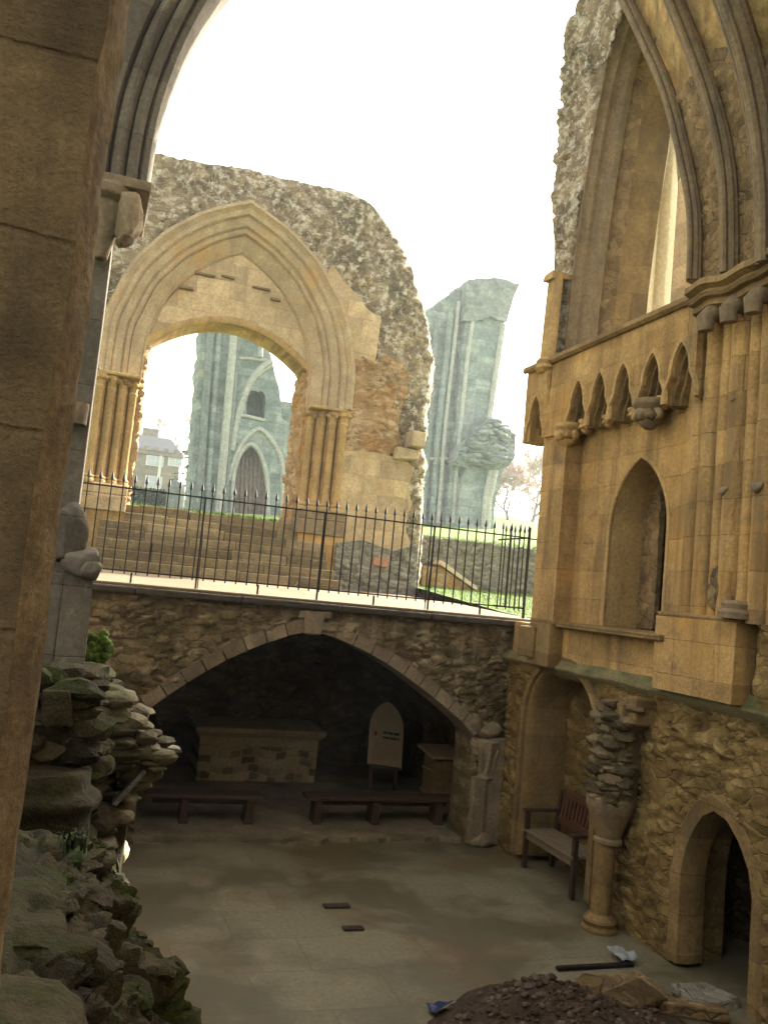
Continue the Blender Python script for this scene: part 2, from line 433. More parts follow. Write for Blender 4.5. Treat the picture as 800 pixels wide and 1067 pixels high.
M['rubdark'] = stone('mossy_dark_rubble', [(.007, .006, .003), (.022, .018, .010), (.045, .037, .021), (.085, .071, .044)], (.011, .009, .005), moss=(.028, .036, .006), mf=(.46, .62), mscale=2.6, lich=(.25, .23, .18), lf=(.66, .73), lscale=8, bump=.10, grain=13, sat=1.3)
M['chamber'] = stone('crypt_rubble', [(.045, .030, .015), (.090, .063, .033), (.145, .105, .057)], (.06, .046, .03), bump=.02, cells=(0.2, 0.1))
M['pillar'] = stone('brown_pillar', [(.10, .074, .041), (.185, .14, .082), (.27, .21, .128)], None, patch=(.085, .063, .037), pf=(.48, .66), pscale=2.2, streak=(.085, .066, .045), lich=(.30, .23, .14), lf=(.63, .75), lscale=22, bump=.03, grain=70, joints=(2.2, .47, .011))
M['pillarlit'] = stone('lit_broken_edge', [(.10, .07, .04), (.20, .145, .085), (.31, .235, .145)], None, patch=(.12, .09, .055), pf=(.5, .64), pscale=7, bump=.03, grain=40)  # lighter copy of the pillar stone; light on the chamfer is in the colour
M['greypil'] = stone('grey_pilaster', [(.08, .07, .056), (.13, .115, .092), (.18, .162, .13)], None, streak=(.085, .075, .06), lich=(.28, .26, .22), lf=(.62, .72), lscale=7, bump=.014, joints=(1.5, .5, .006))
M['pier'] = stone('veil_tinted_stone', [(.13, .18, .175), (.22, .275, .27), (.305, .355, .345), (.40, .43, .405)], (.28, .29, .265), patch=(.38, .32, .23), pf=(.6, .74), pscale=.4, streak=(.20, .215, .205), lich=(.15, .165, .145), lf=(.6, .7), lscale=1.1, bump=.06, grain=7, joints=(1.0, .42, .03), contrast=.6)  # blue-green pallor puts the distant veil into the stone colour
M['pierm'] = stone('veil_tinted_moulding', [(.25, .27, .25), (.34, .355, .325), (.43, .43, .385)], None, bump=.02, grain=10)  # same veil painted into the mouldings' pale tone
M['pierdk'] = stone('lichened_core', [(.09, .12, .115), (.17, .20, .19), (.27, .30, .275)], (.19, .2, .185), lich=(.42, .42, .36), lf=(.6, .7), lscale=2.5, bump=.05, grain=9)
M['step'] = stone('worn_step', [(.12, .095, .058), (.19, .152, .094), (.27, .22, .14)], (.12, .09, .055), lich=(.36, .30, .2), lf=(.62, .7), lscale=6, patch=(.13, .105, .06), bump=.02, joints=(.8, .168, .006))
M['lowwall'] = stone('grey_rubble', [(.12, .115, .095), (.20, .19, .155), (.28, .265, .22)], (.17, .155, .125), bump=.025, lich=(.42, .41, .36), lf=(.62, .7), lscale=7, cells=(0.2, 0.085))
M['altar'] = stone('altar_stone', [(.07, .07, .052), (.20, .168, .115), (.38, .315, .215)], (.42, .345, .235), bump=.012, contrast=1.5)
M['altartop'] = stone('altar_slab', [(.26, .21, .14), (.34, .28, .195), (.41, .34, .24)], None, bump=.01)
M['wood'] = plain('weathered_bench_wood', (.055, .035, .024), .55, .35, 30)
M['wood2'] = plain('reddish_bench_wood', (.085, .042, .026), .5, .3, 30)
M['seatwood'] = plain('pale_worn_slats', (.17, .13, .09), .6, .25, 30)
M['lect'] = plain('oak_box', (.20, .135, .065), .6, .25, 16)
M['lecttop'] = plain('oak_box_top', (.36, .26, .15), .6, .2, 16)
M['iron'] = plain('black_iron', (.014, .013, .013), .5, .3, 30)
M['drain'] = plain('rusty_drain', (.05, .042, .03), .8, .3, 30)
M['board'] = plain('cream_board', (.42, .34, .22), .6, .1, 9, bump=.001)
M['ink'] = plain('dark_ink', (.012, .022, .02), .6, .1, 9, bump=0)
M['redink'] = plain('red_emblem', (.20, .035, .035), .6, .1, 9, bump=0)
M['faint'] = plain('faint_lettering', (.25, .19, .12), .6, .1, 9, bump=0)
M['slate'] = plain('grey_slate', (.045, .05, .06), .75, .3, 6)
M['pane'] = plain('window_glass', (.34, .38, .44), .12, .1, 4, bump=0)
M['cream'] = stone('house_stone', [(.13, .115, .08), (.165, .145, .10), (.20, .178, .125)], None, bump=.01, grain=4, joints=(1.2, .4, .02))
M['white'] = plain('white_frame', (.5, .5, .48), .5, .05, 9)
M['plastic'] = plain('pale_plastic', (.26, .28, .29), .35, .1, 9)
M['blue'] = plain('dark_blue_plastic', (.02, .03, .09), .35, .2, 12)
M['bark'] = plain('bare_bark', (.20, .15, .125), .9, .3, 3, bump=0)
M['twig'] = plain('bare_twig', (.42, .33, .27), .9, .3, 3, bump=0)
M['conif'] = plain('conifer_needles', (.035, .06, .035), .85, .45, 2, bump=0)
M['hedge'] = plain('hedge_leaves', (.03, .055, .022), .8, .4, 3, bump=0)
M['fern'] = plain('fern_leaf', (.028, .045, .010), .7, .35, 20, bump=0)
M['brightmoss'] = plain('bright_moss', (.075, .12, .016), .9, .45, 40, bump=.02)
M['palelit'] = plain('pale_and_lit_stone', (.55, .45, .30), .85, .2, 20, bump=.01)  # plain pale stone for copings; its pallor stands for sun on the loose stone
def grassmat():
    m, nt, b = newmat('lawn_grass'); N = NT(nt); c = N.coords()
    f = N.math('ADD', N.math('MULTIPLY', N.noise(c, .8, 5, .6), .6), N.math('MULTIPLY', N.noise(c, 18, 5, .75), .5))
    N.l(N.ramp(f, [(.25, (.05, .10, .014)), (.5, (.10, .175, .024)), (.8, (.17, .23, .04))]), b.inputs['Base Color']); b.inputs['Roughness'].default_value = .9
    N.l(N.bump(N.noise(c, 60, 4, .8), 1, .04), b.inputs['Normal']); return m
M['grass'] = grassmat()
def floormat():
    m, nt, b = newmat('worn_flagstones'); N = NT(nt); c = N.coords()
    w = N.n('ShaderNodeVectorMath'); w.operation = 'ADD'
    nn = N.n('ShaderNodeTexNoise'); nn.inputs['Scale'].default_value = 1.3; N.l(c, nn.inputs['Vector'])
    sc = N.n('ShaderNodeVectorMath'); sc.operation = 'SCALE'; sc.inputs['Scale'].default_value = .10; N.l(nn.outputs['Color'], sc.inputs[0]); N.l(c, w.inputs[0]); N.l(sc.outputs[0], w.inputs[1])
    br = N.n('ShaderNodeTexBrick'); N.l(w.outputs[0], br.inputs['Vector']); br.inputs['Scale'].default_value = 1; br.inputs['Brick Width'].default_value = 1.05; br.inputs['Row Height'].default_value = .62; br.inputs['Mortar Size'].default_value = .008
    br.inputs['Color1'].default_value = (.155, .138, .09, 1); br.inputs['Color2'].default_value = (.19, .17, .112, 1); br.inputs['Mortar'].default_value = (.15, .127, .08, 1); br.inputs['Mortar Smooth'].default_value = .3
    big = N.noise(c, .75, 6, .62); g = N.noise(c, 22, 5, .7)
    col = N.mix(.8, br.outputs['Color'], N.ramp(g, [(.3, .72), (.7, 1.22)]), 'MULTIPLY')
    damp = N.ramp(big, [(.44, 0), (.55, 1)])
    col = N.mix(N.math('MULTIPLY', damp, .8), col, (.085, .074, .042))
    red = N.ramp(N.noise(c, .8, 6, .65), [(.50, 0), (.60, 1)]); col = N.mix(N.math('MULTIPLY', red, .6), col, (.125, .085, .045))
    pale = N.ramp(N.noise(c, 1.9, 5, .6), [(.60, 0), (.72, 1)]); col = N.mix(N.math('MULTIPLY', pale, .5), col, (.20, .17, .115))
    N.l(col, b.inputs['Base Color'])
    N.l(N.ramp(damp, [(0, .8), (1, .5)]), b.inputs['Roughness'])
    N.l(N.bump(N.math('ADD', N.math('MULTIPLY', g, .6), N.math('MULTIPLY', br.outputs['Fac'], -.5)), .5, .012), b.inputs['Normal']); return m
M['floor'] = floormat()
def pathmat():
    m, nt, b = newmat('pale_path'); N = NT(nt); c = N.coords()
    f = N.math('ADD', N.math('MULTIPLY', N.noise(c, 1.2, 5, .6), .6), N.math('MULTIPLY', N.noise(c, 30, 5, .75), .4))
    N.l(N.ramp(f, [(.3, (.13, .098, .058)), (.7, (.225, .18, .115))]), b.inputs['Base Color']); b.inputs['Roughness'].default_value = .95
    N.l(N.bump(N.noise(c, 60, 4, .8), .6, .01), b.inputs['Normal']); return m
M['path'] = pathmat()
def dirtmat():
    m, nt, b = newmat('heaped_earth'); N = NT(nt); c = N.coords(); g = N.noise(c, 14, 6, .75)
    N.l(N.ramp(g, [(.3, (.028, .02, .013)), (.55, (.075, .05, .034)), (.75, (.15, .105, .075))]), b.inputs['Base Color']); b.inputs['Roughness'].default_value = .95
    N.l(N.bump(g, 1, .05), b.inputs['Normal']); return m
M['dirt'] = dirtmat()

ZF = -2.805
# ------------------------------------------------------------------ ground, floor, path
def lawn_h(x, y):
    if y < 16.55: 
        t = .02 + .075*max(0, min(1, (y-11.2)/5.3)) * 5.3
        return t if x > 5.3 else .02
    s = .0745 + .0023*(max(-10, min(26, x))-5)
    return 1.32 + s*(min(y, 100)-16.5) + .0*y
def grid(mb, xs, ys, h, skip=lambda x, y: False):
    ids = {}
    for i, x in enumerate(xs):
        for j, y in enumerate(ys): ids[i, j] = mb.vert((x, y, h(x, y)))
    for i in range(len(xs)-1):
        for j in range(len(ys)-1):
            if not skip((xs[i]+xs[i+1])/2, (ys[j]+ys[j+1])/2): mb.face(ids[i, j], ids[i+1, j], ids[i+1, j+1], ids[i, j+1])
xs = [-110, -60, -30, -12, -6, -1.6] + [i*.5 for i in range(0, 12)] + [5.9] + [6.4+.4*i for i in range(12)] + [12, 16, 20, 26, 34, 50, 80, 110]
ys = [-40, -20, -6, -3, 2, 6, 8, 9.4, 10.35, 11, 11.6, 12.2, 13, 13.8, 14.6, 15.4, 16.5, 16.56, 17, 18, 20, 23, 27, 32, 38, 45, 55, 65, 80, 100, 140, 180]
g = MB(); grid(g, xs, ys, lawn_h, lambda x, y: (-1.6 < x < 5.9 and -6 < y < 16.56))
tag(g.build('ground', M['grass'], smooth='all'), kind='structure')
def path_h(x, y): return sm(10.3, 14, y)*(.118 + .06*sm(14, 16.3, y)*sm(3, 5, x)) + .004
g = MB(); grid(g, [-1.6, -.6] + [i*.5 for i in range(12)] + [5.9], [9.95, 10.4, 11, 11.6, 12.2, 13, 13.8, 14.6, 15.4, 16.56], path_h)
tag(g.build('path', M['path'], smooth='all'), kind='structure')
g = MB(); grid(g, [-1.5+.25*i for i in range(34)], [-3+.25*i for i in range(72)], lambda x, y: ZF + .02*fbm(Vector((x*.7, y*.7, 3)), 3) - .012)
tag(g.build('crypt_floor', M['floor'], smooth='all'), kind='structure')
# raised pavement inside the vault (a worn low step)
g = MB()
fr = [(x, 10.05+.18*noise.noise(Vector((x*1.9, 2, 1)))+.1*noise.noise(Vector((x*5, 2, 1)))) for x in [.7+.12*i for i in range(41)]]
top = [g.vert((x, y, ZF+.045)) for x, y in fr]; bot = [g.vert((x, y-.015, ZF-.05)) for x, y in fr]; bk = [g.vert((x, 14.4, ZF+.05)) for x, y in fr]
for i in range(len(fr)-1): g.face(bot[i], bot[i+1], top[i+1], top[i]); g.face(top[i], top[i+1], bk[i+1], bk[i])
tag(g.build('vault_pavement', stone('vault_paving', [(.13, .11, .08), (.2, .17, .125), (.26, .225, .165)], None, patch=(.10, .088, .062), pf=(.45, .65), pscale=2, bump=.012, joints=(.9, .7, .004))), kind='structure')

# ------------------------------------------------------------------ crypt front wall with its arch
inner = smooth_pl([(.86, -2.9), (.86, -1.34), (1.28, -1.005), (1.79, -.675), (2.33, -.435), (2.6, -.345)], 5)[:-1] + smooth_pl([(2.6, -.345), (2.92, -.425), (3.55, -.67), (4.22, -1.06), (4.64, -1.345), (4.80, -1.50), (4.80, -2.9)], 5)
cw = thing('crypt_wall', 'brown rubble wall under the iron railing with a wide low pointed arch', 'wall', (2.6, 10, ZF))
mb = MB(); sheet(mb, [(-.6, -2.9), (5.75, -2.9), (5.75, -.11), (-.6, -.11)], PY(10), .026, .5, rubble(.21, .10, .055, 2, big=.05), holes=[inner[:]+[(4.80, -2.95), (.86, -2.95)]], fade=.8)
mb.build('rubble_face', M['rubfront'], cw, smooth='all')
mb = MB()
arc = smooth_pl([(.84, -1.36), (1.28, -1.005), (1.79, -.675), (2.33, -.435), (2.56, -.37)], 4); arc2 = smooth_pl([(2.64, -.37), (2.92, -.425), (3.55, -.67), (4.22, -1.06), (4.64, -1.345), (4.80, -1.50)], 4)
def vous(mb, pl, th, d0, d1, step=.24):
    cum = [0]
    for a, b in zip(pl, pl[1:]): cum.append(cum[-1]+math.dist(a, b))
    L = cum[-1]; n = max(1, round(L/step))
    def at(s):
        for i in range(len(pl)-1):
            if cum[i+1] >= s-1e-9:
                t = (s-cum[i])/(cum[i+1]-cum[i]); a, b = pl[i], pl[i+1]; dx, dy = (b[0]-a[0]), (b[1]-a[1]); q = math.hypot(dx, dy)
                return (a[0]+dx*t, a[1]+dy*t), (-dy/q, dx/q)
        return pl[-1], (0, 1)
    for k in range(n):
        s0 = L*k/n+.004; s1 = L*(k+1)/n-.004; o = random.uniform(-.012, .012); t = th*random.uniform(.94, 1.12)
        (p0, n0), (p1, n1) = at(s0), at(s1)
        q = [(p0[0], p0[1]), (p1[0], p1[1]), (p1[0]+n1[0]*t, p1[1]+n1[1]*t), (p0[0]+n0[0]*t, p0[1]+n0[1]*t)]
        b = len(mb.v); h = random.random()
        for (dd, ins) in ((d0+o-.03, 0), (d0+o, .022)):
            for i, (u, v) in enumerate(q):
                cu = sum(x[0] for x in q)/4; cv = sum(x[1] for x in q)/4; u2 = u+(cu-u)*ins*2.2; v2 = v+(cv-v)*ins*2.2
                mb.vert((u2, 10-dd, v2), (h, 1, h, 1))
        for i, (u, v) in enumerate(q): mb.vert((u, 10-d1, v), (h, 1, h, 1))
        for r in (0, 1):
            A, B = (b+8, b) if r == 0 else (b, b+4)
            for i in range(4): mb.face(A+i, A+(i+1) % 4, B+(i+1) % 4, B+i)
        mb.face(b+4, b+5, b+6, b+7)
vous(mb, arc, .15, .075, -.42); vous(mb, arc2, .15, .075, -.42)
mb.build('arch_ring', M['vouss'], cw)
mb = MB(); mb.hexa([(2.50, 9.87, -.40), (2.70, 9.87, -.40), (2.70, 10.3, -.40), (2.50, 10.3, -.40), (2.47, 9.87, -.12), (2.73, 9.87, -.13), (2.73, 10.3, -.13), (2.47, 10.3, -.12)]); mb.build('keystone', M['vouss'], cw, bevel=.02)
mb = MB(); mb.box(2.42, 2.80, 9.885, 10.1, -.2, -.125, jit=.02); mb.build('keystone_cap', M['vouss'], cw, bevel=.015)
# coping slab under the railing, one dark colour throughout
mb = MB()
for i, (a, b) in enumerate([(-.6, .55), (.556, 1.72), (1.726, 2.9), (2.906, 4.06), (4.066, 5.75)]):
    mb.box(a, b, 9.86+random.uniform(-.008, .008), 10.5, -.108, -.03+.004*random.random())
mb.build('coping', plain('dark_coping', (.05, .042, .032), .8, .3, 12), cw, bevel=.02)
mb = MB(); mb.box(-.6, 5.74, 9.93, 10.45, -.028, .006); mb.build('paved_edge', M['path'], cw, bevel=.01)
# corner pier : clustered base, half capital, spring block
mb = MB()
mb.lathe((5.0, 10.0, ZF), [(.19, 0), (.195, .05), (.17, .08), (.135, .13), (.12, .16)], 8); mb.lathe((5.0, 10.0, ZF), [(.12, .15), (.115, .78), (.12, .8)], 8)
mb.box(4.83, 5.0, 9.88, 10.4, ZF+.05, ZF+.82); mb.box(5.0, 5.24, 9.9, 10.4, ZF, ZF+1.3)
mb.build('pier_shaft', M['vouss'], cw, smooth=True, bevel=.012)
mb = MB(); mb.lathe((5.0, 10.0, ZF+.78), [(.13, 0), (.145, .03), (.12, .06), (.115, .16), (.14, .30), (.175, .42), (.18, .47), (.15, .5)], 8)
for k in range(5):
    a = -math.pi*.95+k*math.pi*.22; mb.tube([(5+.11*math.cos(a), 10+.11*math.sin(a), ZF+.88), (5+.14*math.cos(a), 10+.14*math.sin(a), ZF+1.04), (5+.18*math.cos(a), 10+.18*math.sin(a), ZF+1.16)], [.025, .032, .015], 6)
mb.build('pier_capital', M['vouss'], cw, smooth=True)
mb = MB(); mb.rock((4.99, 10.03, ZF+1.36), .17, 4, 3, (1, .8, .75)); mb.rock((4.86, 10.04, ZF+1.46), .13, 9, 2); mb.build('springer', M['vouss'], cw, smooth='all')
mb = MB(); mb.box(4.02, 4.13, 9.93, 9.99, -.54, -.43); mb.build('dark_putlog_patch', M['chamber'], cw)  # solid dark block; its colour stands in for the shade of a hole
# the vaulted chamber behind
vault = [(.55, -2.9), (.55, -1.5), (1.0, -1.0), (1.7, -.5), (2.3, -.26), (2.75, -.2), (3.3, -.28), (4.0, -.6), (4.8, -1.15), (5.42, -1.75), (5.42, -2.9)]
vault = smooth_pl(vault, 4); rd = rubble(.25, .12, .05, 6)
mb = MB(); rows = []
cum = 0
for j in range(50):
    y = 10.45+j*.079; cum = 0; row = []
    for i, (u, v) in enumerate(vault):
        if i: cum += math.dist(vault[i-1], vault[i])
        d, c = rd(cum if .6 < v+3.5 else cum, y*.8)
        cu, cv = 3.0, -1.9; L = math.hypot(cu-u, cv-v); row.append((Vector((u+(cu-u)/L*d, y, v+(cv-v)/L*d)), c))
    rows.append(row)
ids = [[mb.vert(p, c) for p, c in r] for r in rows]
for a, b in zip(ids, ids[1:]):
    for k in range(len(a)-1): mb.face(a[k], a[k+1], b[k+1], b[k])
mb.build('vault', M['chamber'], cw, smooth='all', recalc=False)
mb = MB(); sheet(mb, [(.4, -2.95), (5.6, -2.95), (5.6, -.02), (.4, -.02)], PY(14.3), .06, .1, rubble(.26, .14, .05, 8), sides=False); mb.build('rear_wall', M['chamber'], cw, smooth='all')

# ------------------------------------------------------------------ altar, benches, sign, lectern inside the vault
al = thing('altar', 'stone block altar with a plain overhanging slab inside the dark vault', 'altar', (2.75, 12.9, ZF))
def altardisp(u, v):
    bw, bh = .17, .115; r = math.floor((v+.03*math.sin(u*9))/bh); uu = u/bw*(.75+.5*hsh((r, 4, 1)))+.7*hsh((r, 2, 2)); k = math.floor(uu); h = hsh((k, r, 3.1)); du = min(uu-k, 1-uu+k)*bw; vv = (v+.03*math.sin(u*9))/bh; dv = min(vv-r, 1-vv+r)*bh
    m = sm(0, .02, min(du, dv))
    t = h if v < -2.25 else .75
    return .012*m*(.5+h), (t*1.15-.05, m if v < -2.25 else 1, h, 1)
mb = MB(); sheet(mb, [(1.86, ZF), (3.62, ZF), (3.62, -2.13), (1.86, -2.13)], PY(12.8), .022, .8, altardisp); mb.build('altar_body', M['altar'], al)
mb = MB(); mb.hexa([(1.83, 12.77, -2.13), (3.65, 12.77, -2.13), (3.65, 13.65, -2.13), (1.83, 13.65, -2.13), (1.77, 12.7, -2.06), (3.71, 12.7, -2.06), (3.71, 13.7, -2.06), (1.77, 13.7, -2.06)]); mb.box(1.77, 3.71, 12.7, 13.7, -2.058, -1.985)
mb.build('altar_slab', M['altartop'], al, bevel=.012)
def plank_bench(label, x0, x1, y, dy, legs, grp):
    zt = ZF+.385; t = thing('plank_bench', label, 'bench', ((x0+x1)/2, y, ZF), grp)
    f = lambda x: y+dy*(x-x0)/(x1-x0)
    mb = MB(); mb.hexa([(x0, f(x0)-.15, zt-.05), (x1, f(x1)-.15, zt-.05), (x1, f(x1)+.15, zt-.05), (x0, f(x0)+.15, zt-.05), (x0, f(x0)-.15, zt), (x1, f(x1)-.15, zt), (x1, f(x1)+.15, zt), (x0, f(x0)+.15, zt)]); mb.build('seat', M['wood'], t, bevel=.008)
    mb = MB(); mb.hexa([(x0+.1, f(x0)-.03, zt-.13), (x1-.1, f(x1)-.03, zt-.13), (x1-.1, f(x1)+.03, zt-.13), (x0+.1, f(x0)+.03, zt-.13), (x0+.1, f(x0)-.03, zt-.052), (x1-.1, f(x1)-.03, zt-.052), (x1-.1, f(x1)+.03, zt-.052), (x0+.1, f(x0)+.03, zt-.052)]); mb.build('rail', M['wood'], t)
    for lx in legs:
        mb = MB(); mb.hexa([(lx-.05, f(lx)-.12, ZF+.03), (lx+.05, f(lx)-.12, ZF+.03), (lx+.05, f(lx)+.12, ZF+.03), (lx-.05, f(lx)+.12, ZF+.03), (lx-.04, f(lx)-.13, zt-.052), (lx+.04, f(lx)-.13, zt-.052), (lx+.04, f(lx)+.13, zt-.052), (lx-.04, f(lx)+.13, zt-.052)])
        mb.box(lx-.055, lx+.055, f(lx)-.14, f(lx)-.09, ZF+.03, ZF+.09); mb.build('leg', M['wood'], t, bevel=.006)
plank_bench('short dark plank bench with two legs in front of the altar', .98, 2.37, 10.74, -.04, (1.45, 2.22), 'plank benches in the vault')
plank_bench('longer dark plank bench with three legs in front of the arched sign', 2.93, 4.95, 10.72, .0, (3.09, 3.85, 4.72), 'plank benches in the vault')
# arched notice board
sb = thing('notice_board', 'cream notice board with a pointed arched top on dark legs', 'sign', (4.55, 12.45, ZF))
Pn = lambda u, v, d: (u+.0*v, 12.45-d+.10*(v+2.0), v-.10*(u-4.56))
out = [(4.29, -2.40), (4.29, -1.86)] + pointed(4.56, -1.86, .27, .40, 10)[1:-1] + [(4.83, -1.86), (4.83, -2.40)]
mb = MB(); mb.prism(out, Pn, .0, .03); mb.build('board_panel', M['board'], sb)
mb = MB(); mb.prism([(a*1.0, b) for a, b in [(4.31, -2.39), (4.81, -2.39), (4.81, -2.43), (4.31, -2.43)]], Pn, -.01, .035); mb.build('lower_rail', M['wood'], sb)
for x in (4.36, 4.76):
    mb = MB(); mb.prism([(x-.025, -2.78), (x+.025, -2.78), (x+.025, -2.0), (x-.025, -2.0)], Pn, -.05, -.002); mb.build('leg', M['wood'], sb)
def textline(mb, x0, x1, z, h, wmin=.018, wmax=.055, gap=.008, d=.031):
    x = x0
    while x < x1-.01:
        w = min(random.uniform(wmin, wmax), x1-x); mb.prism([(x, z), (x+w, z), (x+w, z+h), (x, z+h)], Pn, d, d+.002); x += w+gap
mb = MB(); textline(mb, 4.50, 4.79, -1.935, .035, .06, .12, .012); textline(mb, 4.51, 4.765, -2.005, .03, .06, .11, .012); mb.build('heading', M['ink'], sb)
mb = MB(); mb.prism([(4.385+.03*math.cos(t)*(1 if k % 2 else .55), -1.95+.045*math.sin(t)*(1 if k % 2 else .6)) for k, t in enumerate([i*math.pi/6 for i in range(12)])], Pn, .031, .033); mb.build('emblem', M['redink'], sb)
mb = MB()
for i in range(9): textline(mb, 4.37, 4.74 - (.12 if i in (3, 8) else 0), -2.085-.028*i, .007)
mb.build('small_print', M['faint'], sb)
lc = thing('pedestal_box', 'plain box shaped pedestal with a sloping lighter top beside the corner pier', 'pedestal', (5.15, 11.6, ZF))
mb = MB(); mb.box(4.96, 5.33, 11.42, 11.85, ZF, -2.07); mb.build('box_body', M['lect'], lc, bevel=.01)
mb = MB(); mb.hexa([(4.86, 11.33, -2.068), (5.37, 11.33, -2.068), (5.37, 11.92, -2.0), (4.86, 11.92, -2.0), (4.86, 11.33, -2.03), (5.37, 11.33, -2.03), (5.37, 11.92, -1.96), (4.86, 11.92, -1.96)]); mb.build('sloping_top', M['lecttop'], lc, bevel=.006)
for z in (-2.62, -2.3): mb = MB(); mb.box(4.945, 5.345, 11.405, 11.865, z, z+.04); mb.build('box_band', M['lect'], lc)

# ------------------------------------------------------------------ iron railing
rl = thing('iron_railing', 'thin black iron railing with spear tips along the edge of the path', 'railing', (2.6, 10.12, 0))
mb = MB(); z0, z1 = .06, 1.13
mb.box(-.0065, .0065, -.0065, .0065, 0, 1.0)
mb.tube([(0, 0, 1.0), (0, 0, 1.03), (0, 0, 1.045), (0, 0, 1.07), (0, 0, 1.14)], [.009, .009, .019, .016, .001], 6)
barm = mb.build('bar', M['iron'], rl); barm.location = Vector((-.05, 10.12, .1)) - rl.location
first = True; nb = 0
def bar(x, y, z):
    global first
    if first: first = False; barm.location = Vector((x, y, z)) - rl.location; return
    c = barm.copy(); COL.objects.link(c); c.parent = rl; c.location = Vector((x, y, z)) - rl.location
for i in range(45): bar(-.08+i*.1253, 10.12, .10)
for i in range(5): bar(5.44, 10.25+i*.135, .10+.01*i)
for z in (.135, 1.06):
    mb = MB(); mb.box(-.2, 5.44, 10.108, 10.132, z-.008, z+.008); mb.build('rail', M['iron'], rl)
    mb = MB(); mb.box(5.43, 5.45, 10.1, 11.0, z-.008, z+.012); mb.build('rail', M['iron'], rl)
mb = MB(); mb.box(5.43, 5.68, 10.11, 10.13, 1.045, 1.06); mb.build('wall_fixing', M['iron'], rl)
for x in (1.22, 2.66, 4.1):
    mb = MB(); mb.box(x-.009, x+.009, 10.108, 10.132, -.03, 1.06)
    mb.tube([(x+.05, 10.34, .01), (x+.03, 10.2, .55), (x, 10.13, .85)], .007, 6); mb.build('standard', M['iron'], rl)
mb = MB(); mb.box(5.43, 5.455, 10.1, 10.13, .0, 1.2); mb.build('standard', M['iron'], rl)
for x in (.5, 1.94, 3.38, 4.82):
    mb = MB(); mb.box(x-.01, x+.01, 10.11, 10.13, -.03, .12); mb.build('standard', M['iron'], rl)

# ------------------------------------------------------------------ stone steps
st = thing('stone_steps', 'broad flight of worn stone steps behind the railing', 'steps', (2.1, 14.5, .1))
n = 7
for i in range(n):
    za = .12+(1.28-.12)*i/n - (.3 if i == 0 else .0); zb = .12+(1.28-.12)*(i+1)/n; y = 13.9+i*.3
    mb = MB(); x = .1+.012*i; xe = 4.02-.02*i + random.uniform(-.04, .04)
    while x < xe-.01:
        w = min(random.uniform(.6, 1.1), xe-x)
        if xe-x-w < .3: w = xe-x
        mb.box(x+.003, x+w-.003, y+random.uniform(-.012, .012), 16.2 if i == n-1 else y+.42, za, zb+random.uniform(-.008, .008), jit=.008); x += w
    for k, c in enumerate(range(0, len(mb.v), 8)):
        h = random.random()
        for q in range(8): mb.c[c+q] = (h, 1, h, 1)
    mb.build('step', M['step'], st, bevel=.018)

# ------------------------------------------------------------------ chancel arch wall
aw = thing('ruined_arch_wall', 'tall ragged ruined wall with a big pointed arch above the steps', 'wall', (2.1, 15.5, 0))
top = [(-3.2, -.2), (-3.2, 6.9), (-1.4, 7.15), (-.29, 7.34), (.42, 7.57), (1.45, 7.64), (2.7, 7.71), (3.63, 7.76), (4.15, 7.78), (4.45, 7.62), (4.75, 7.2), (5.0, 6.8), (5.25, 6.25), (5.45, 5.85), (5.6, 5.55), (5.7, 5.1), (5.83, 4.75), (5.78, 4.2), (5.72, 3.75), (5.78, 3.45), (5.70, 3.1), (5.84, 2.8), (5.78, 2.4), (5.83, 1.85), (5.88, 1.0), (5.95, -.2)]
top = [(u+.24*sm(4.2, 4.9, u)*sm(7.9, 7.0, v)+.10*sm(4.2, 4.6, u), v) for u, v in top]
outl = ragged(top, .07, 2.2, 4.0, keep=lambda u, v: u < -2 or v < 0)
A0, H0, ZS, CX = 1.5, 2.27, 3.9, 2.05
hole = pointed(CX, ZS, 2.24, 3.06, 20)
ai = [(CX-2.2, ZS)] ; 
wallhole = [(-.25, -.3), (-.25, 3.5)] + hole + [(4.32, 3.5), (4.32, 2.75), (4.30, -.3)]
r1_ = rubble(.19, .12, .06, 11, big=.05)
_edge = sorted([(v, u) for u, v in top if u > 4.1])
def xedge(v):
    for (a, ua), (b_, ub) in zip(_edge, _edge[1:]):
        if a <= v <= b_: return ua+(ub-ua)*(v-a)/max(1e-6, b_-a)
    return 6.1 if v < 2 else 4.3
def r1(u, v):
    d, c = r1_(u, v); q = xedge(v)-u if u > 3.5 else 9; t = 7.78-v if u < 4.6 else 9
    k = max(0, 1-q/.34); k2 = max(0, 1-t/.25)
    return d*(1+1.2*k) - .55*k**2.2 - .15*k2**2, c
mb = MB(); sheet(mb, outl, PY(15.5), .045, 1.25, r1, holes=[wallhole], srough=.10, snap=True)
mb.build('rubble_core', M['rubtop'], aw, smooth='all')
# facing patches: dressed ashlar beside the arch, reddish rubble below it, ashlar dado at the foot
mb = MB(); o = [(3.55, 5.85), (3.78, 5.6), (3.98, 5.15), (4.15, 4.7), (4.26, 4.3), (4.30, 3.9), (4.32, 4.5), (4.72, 4.5), (4.76, 5.35), (4.45, 5.5), (4.2, 5.75), (3.9, 5.98), (3.68, 6.2)]
mb = MB(); sheet(mb, ragged(o, .03, 4, 2), PY(15.41), .04, .1, ashl(.012, 3, .6, .36)); mb.build('spandrel_ashlar', M['buff'], aw, smooth=True)
o = [(4.30, 2.7), (4.30, 4.5), (4.74, 4.5), (4.9, 4.65), (5.3, 4.6), (5.45, 4.3), (5.3, 3.4), (5.45, 2.85), (4.9, 2.7)]
mb = MB(); sheet(mb, ragged(o, .05, 3, 6), PY(15.44), .03, .06, rubble(.24, .13, .06, 15)); mb.build('red_rubble_patch', M['rubred'], aw, smooth='all')
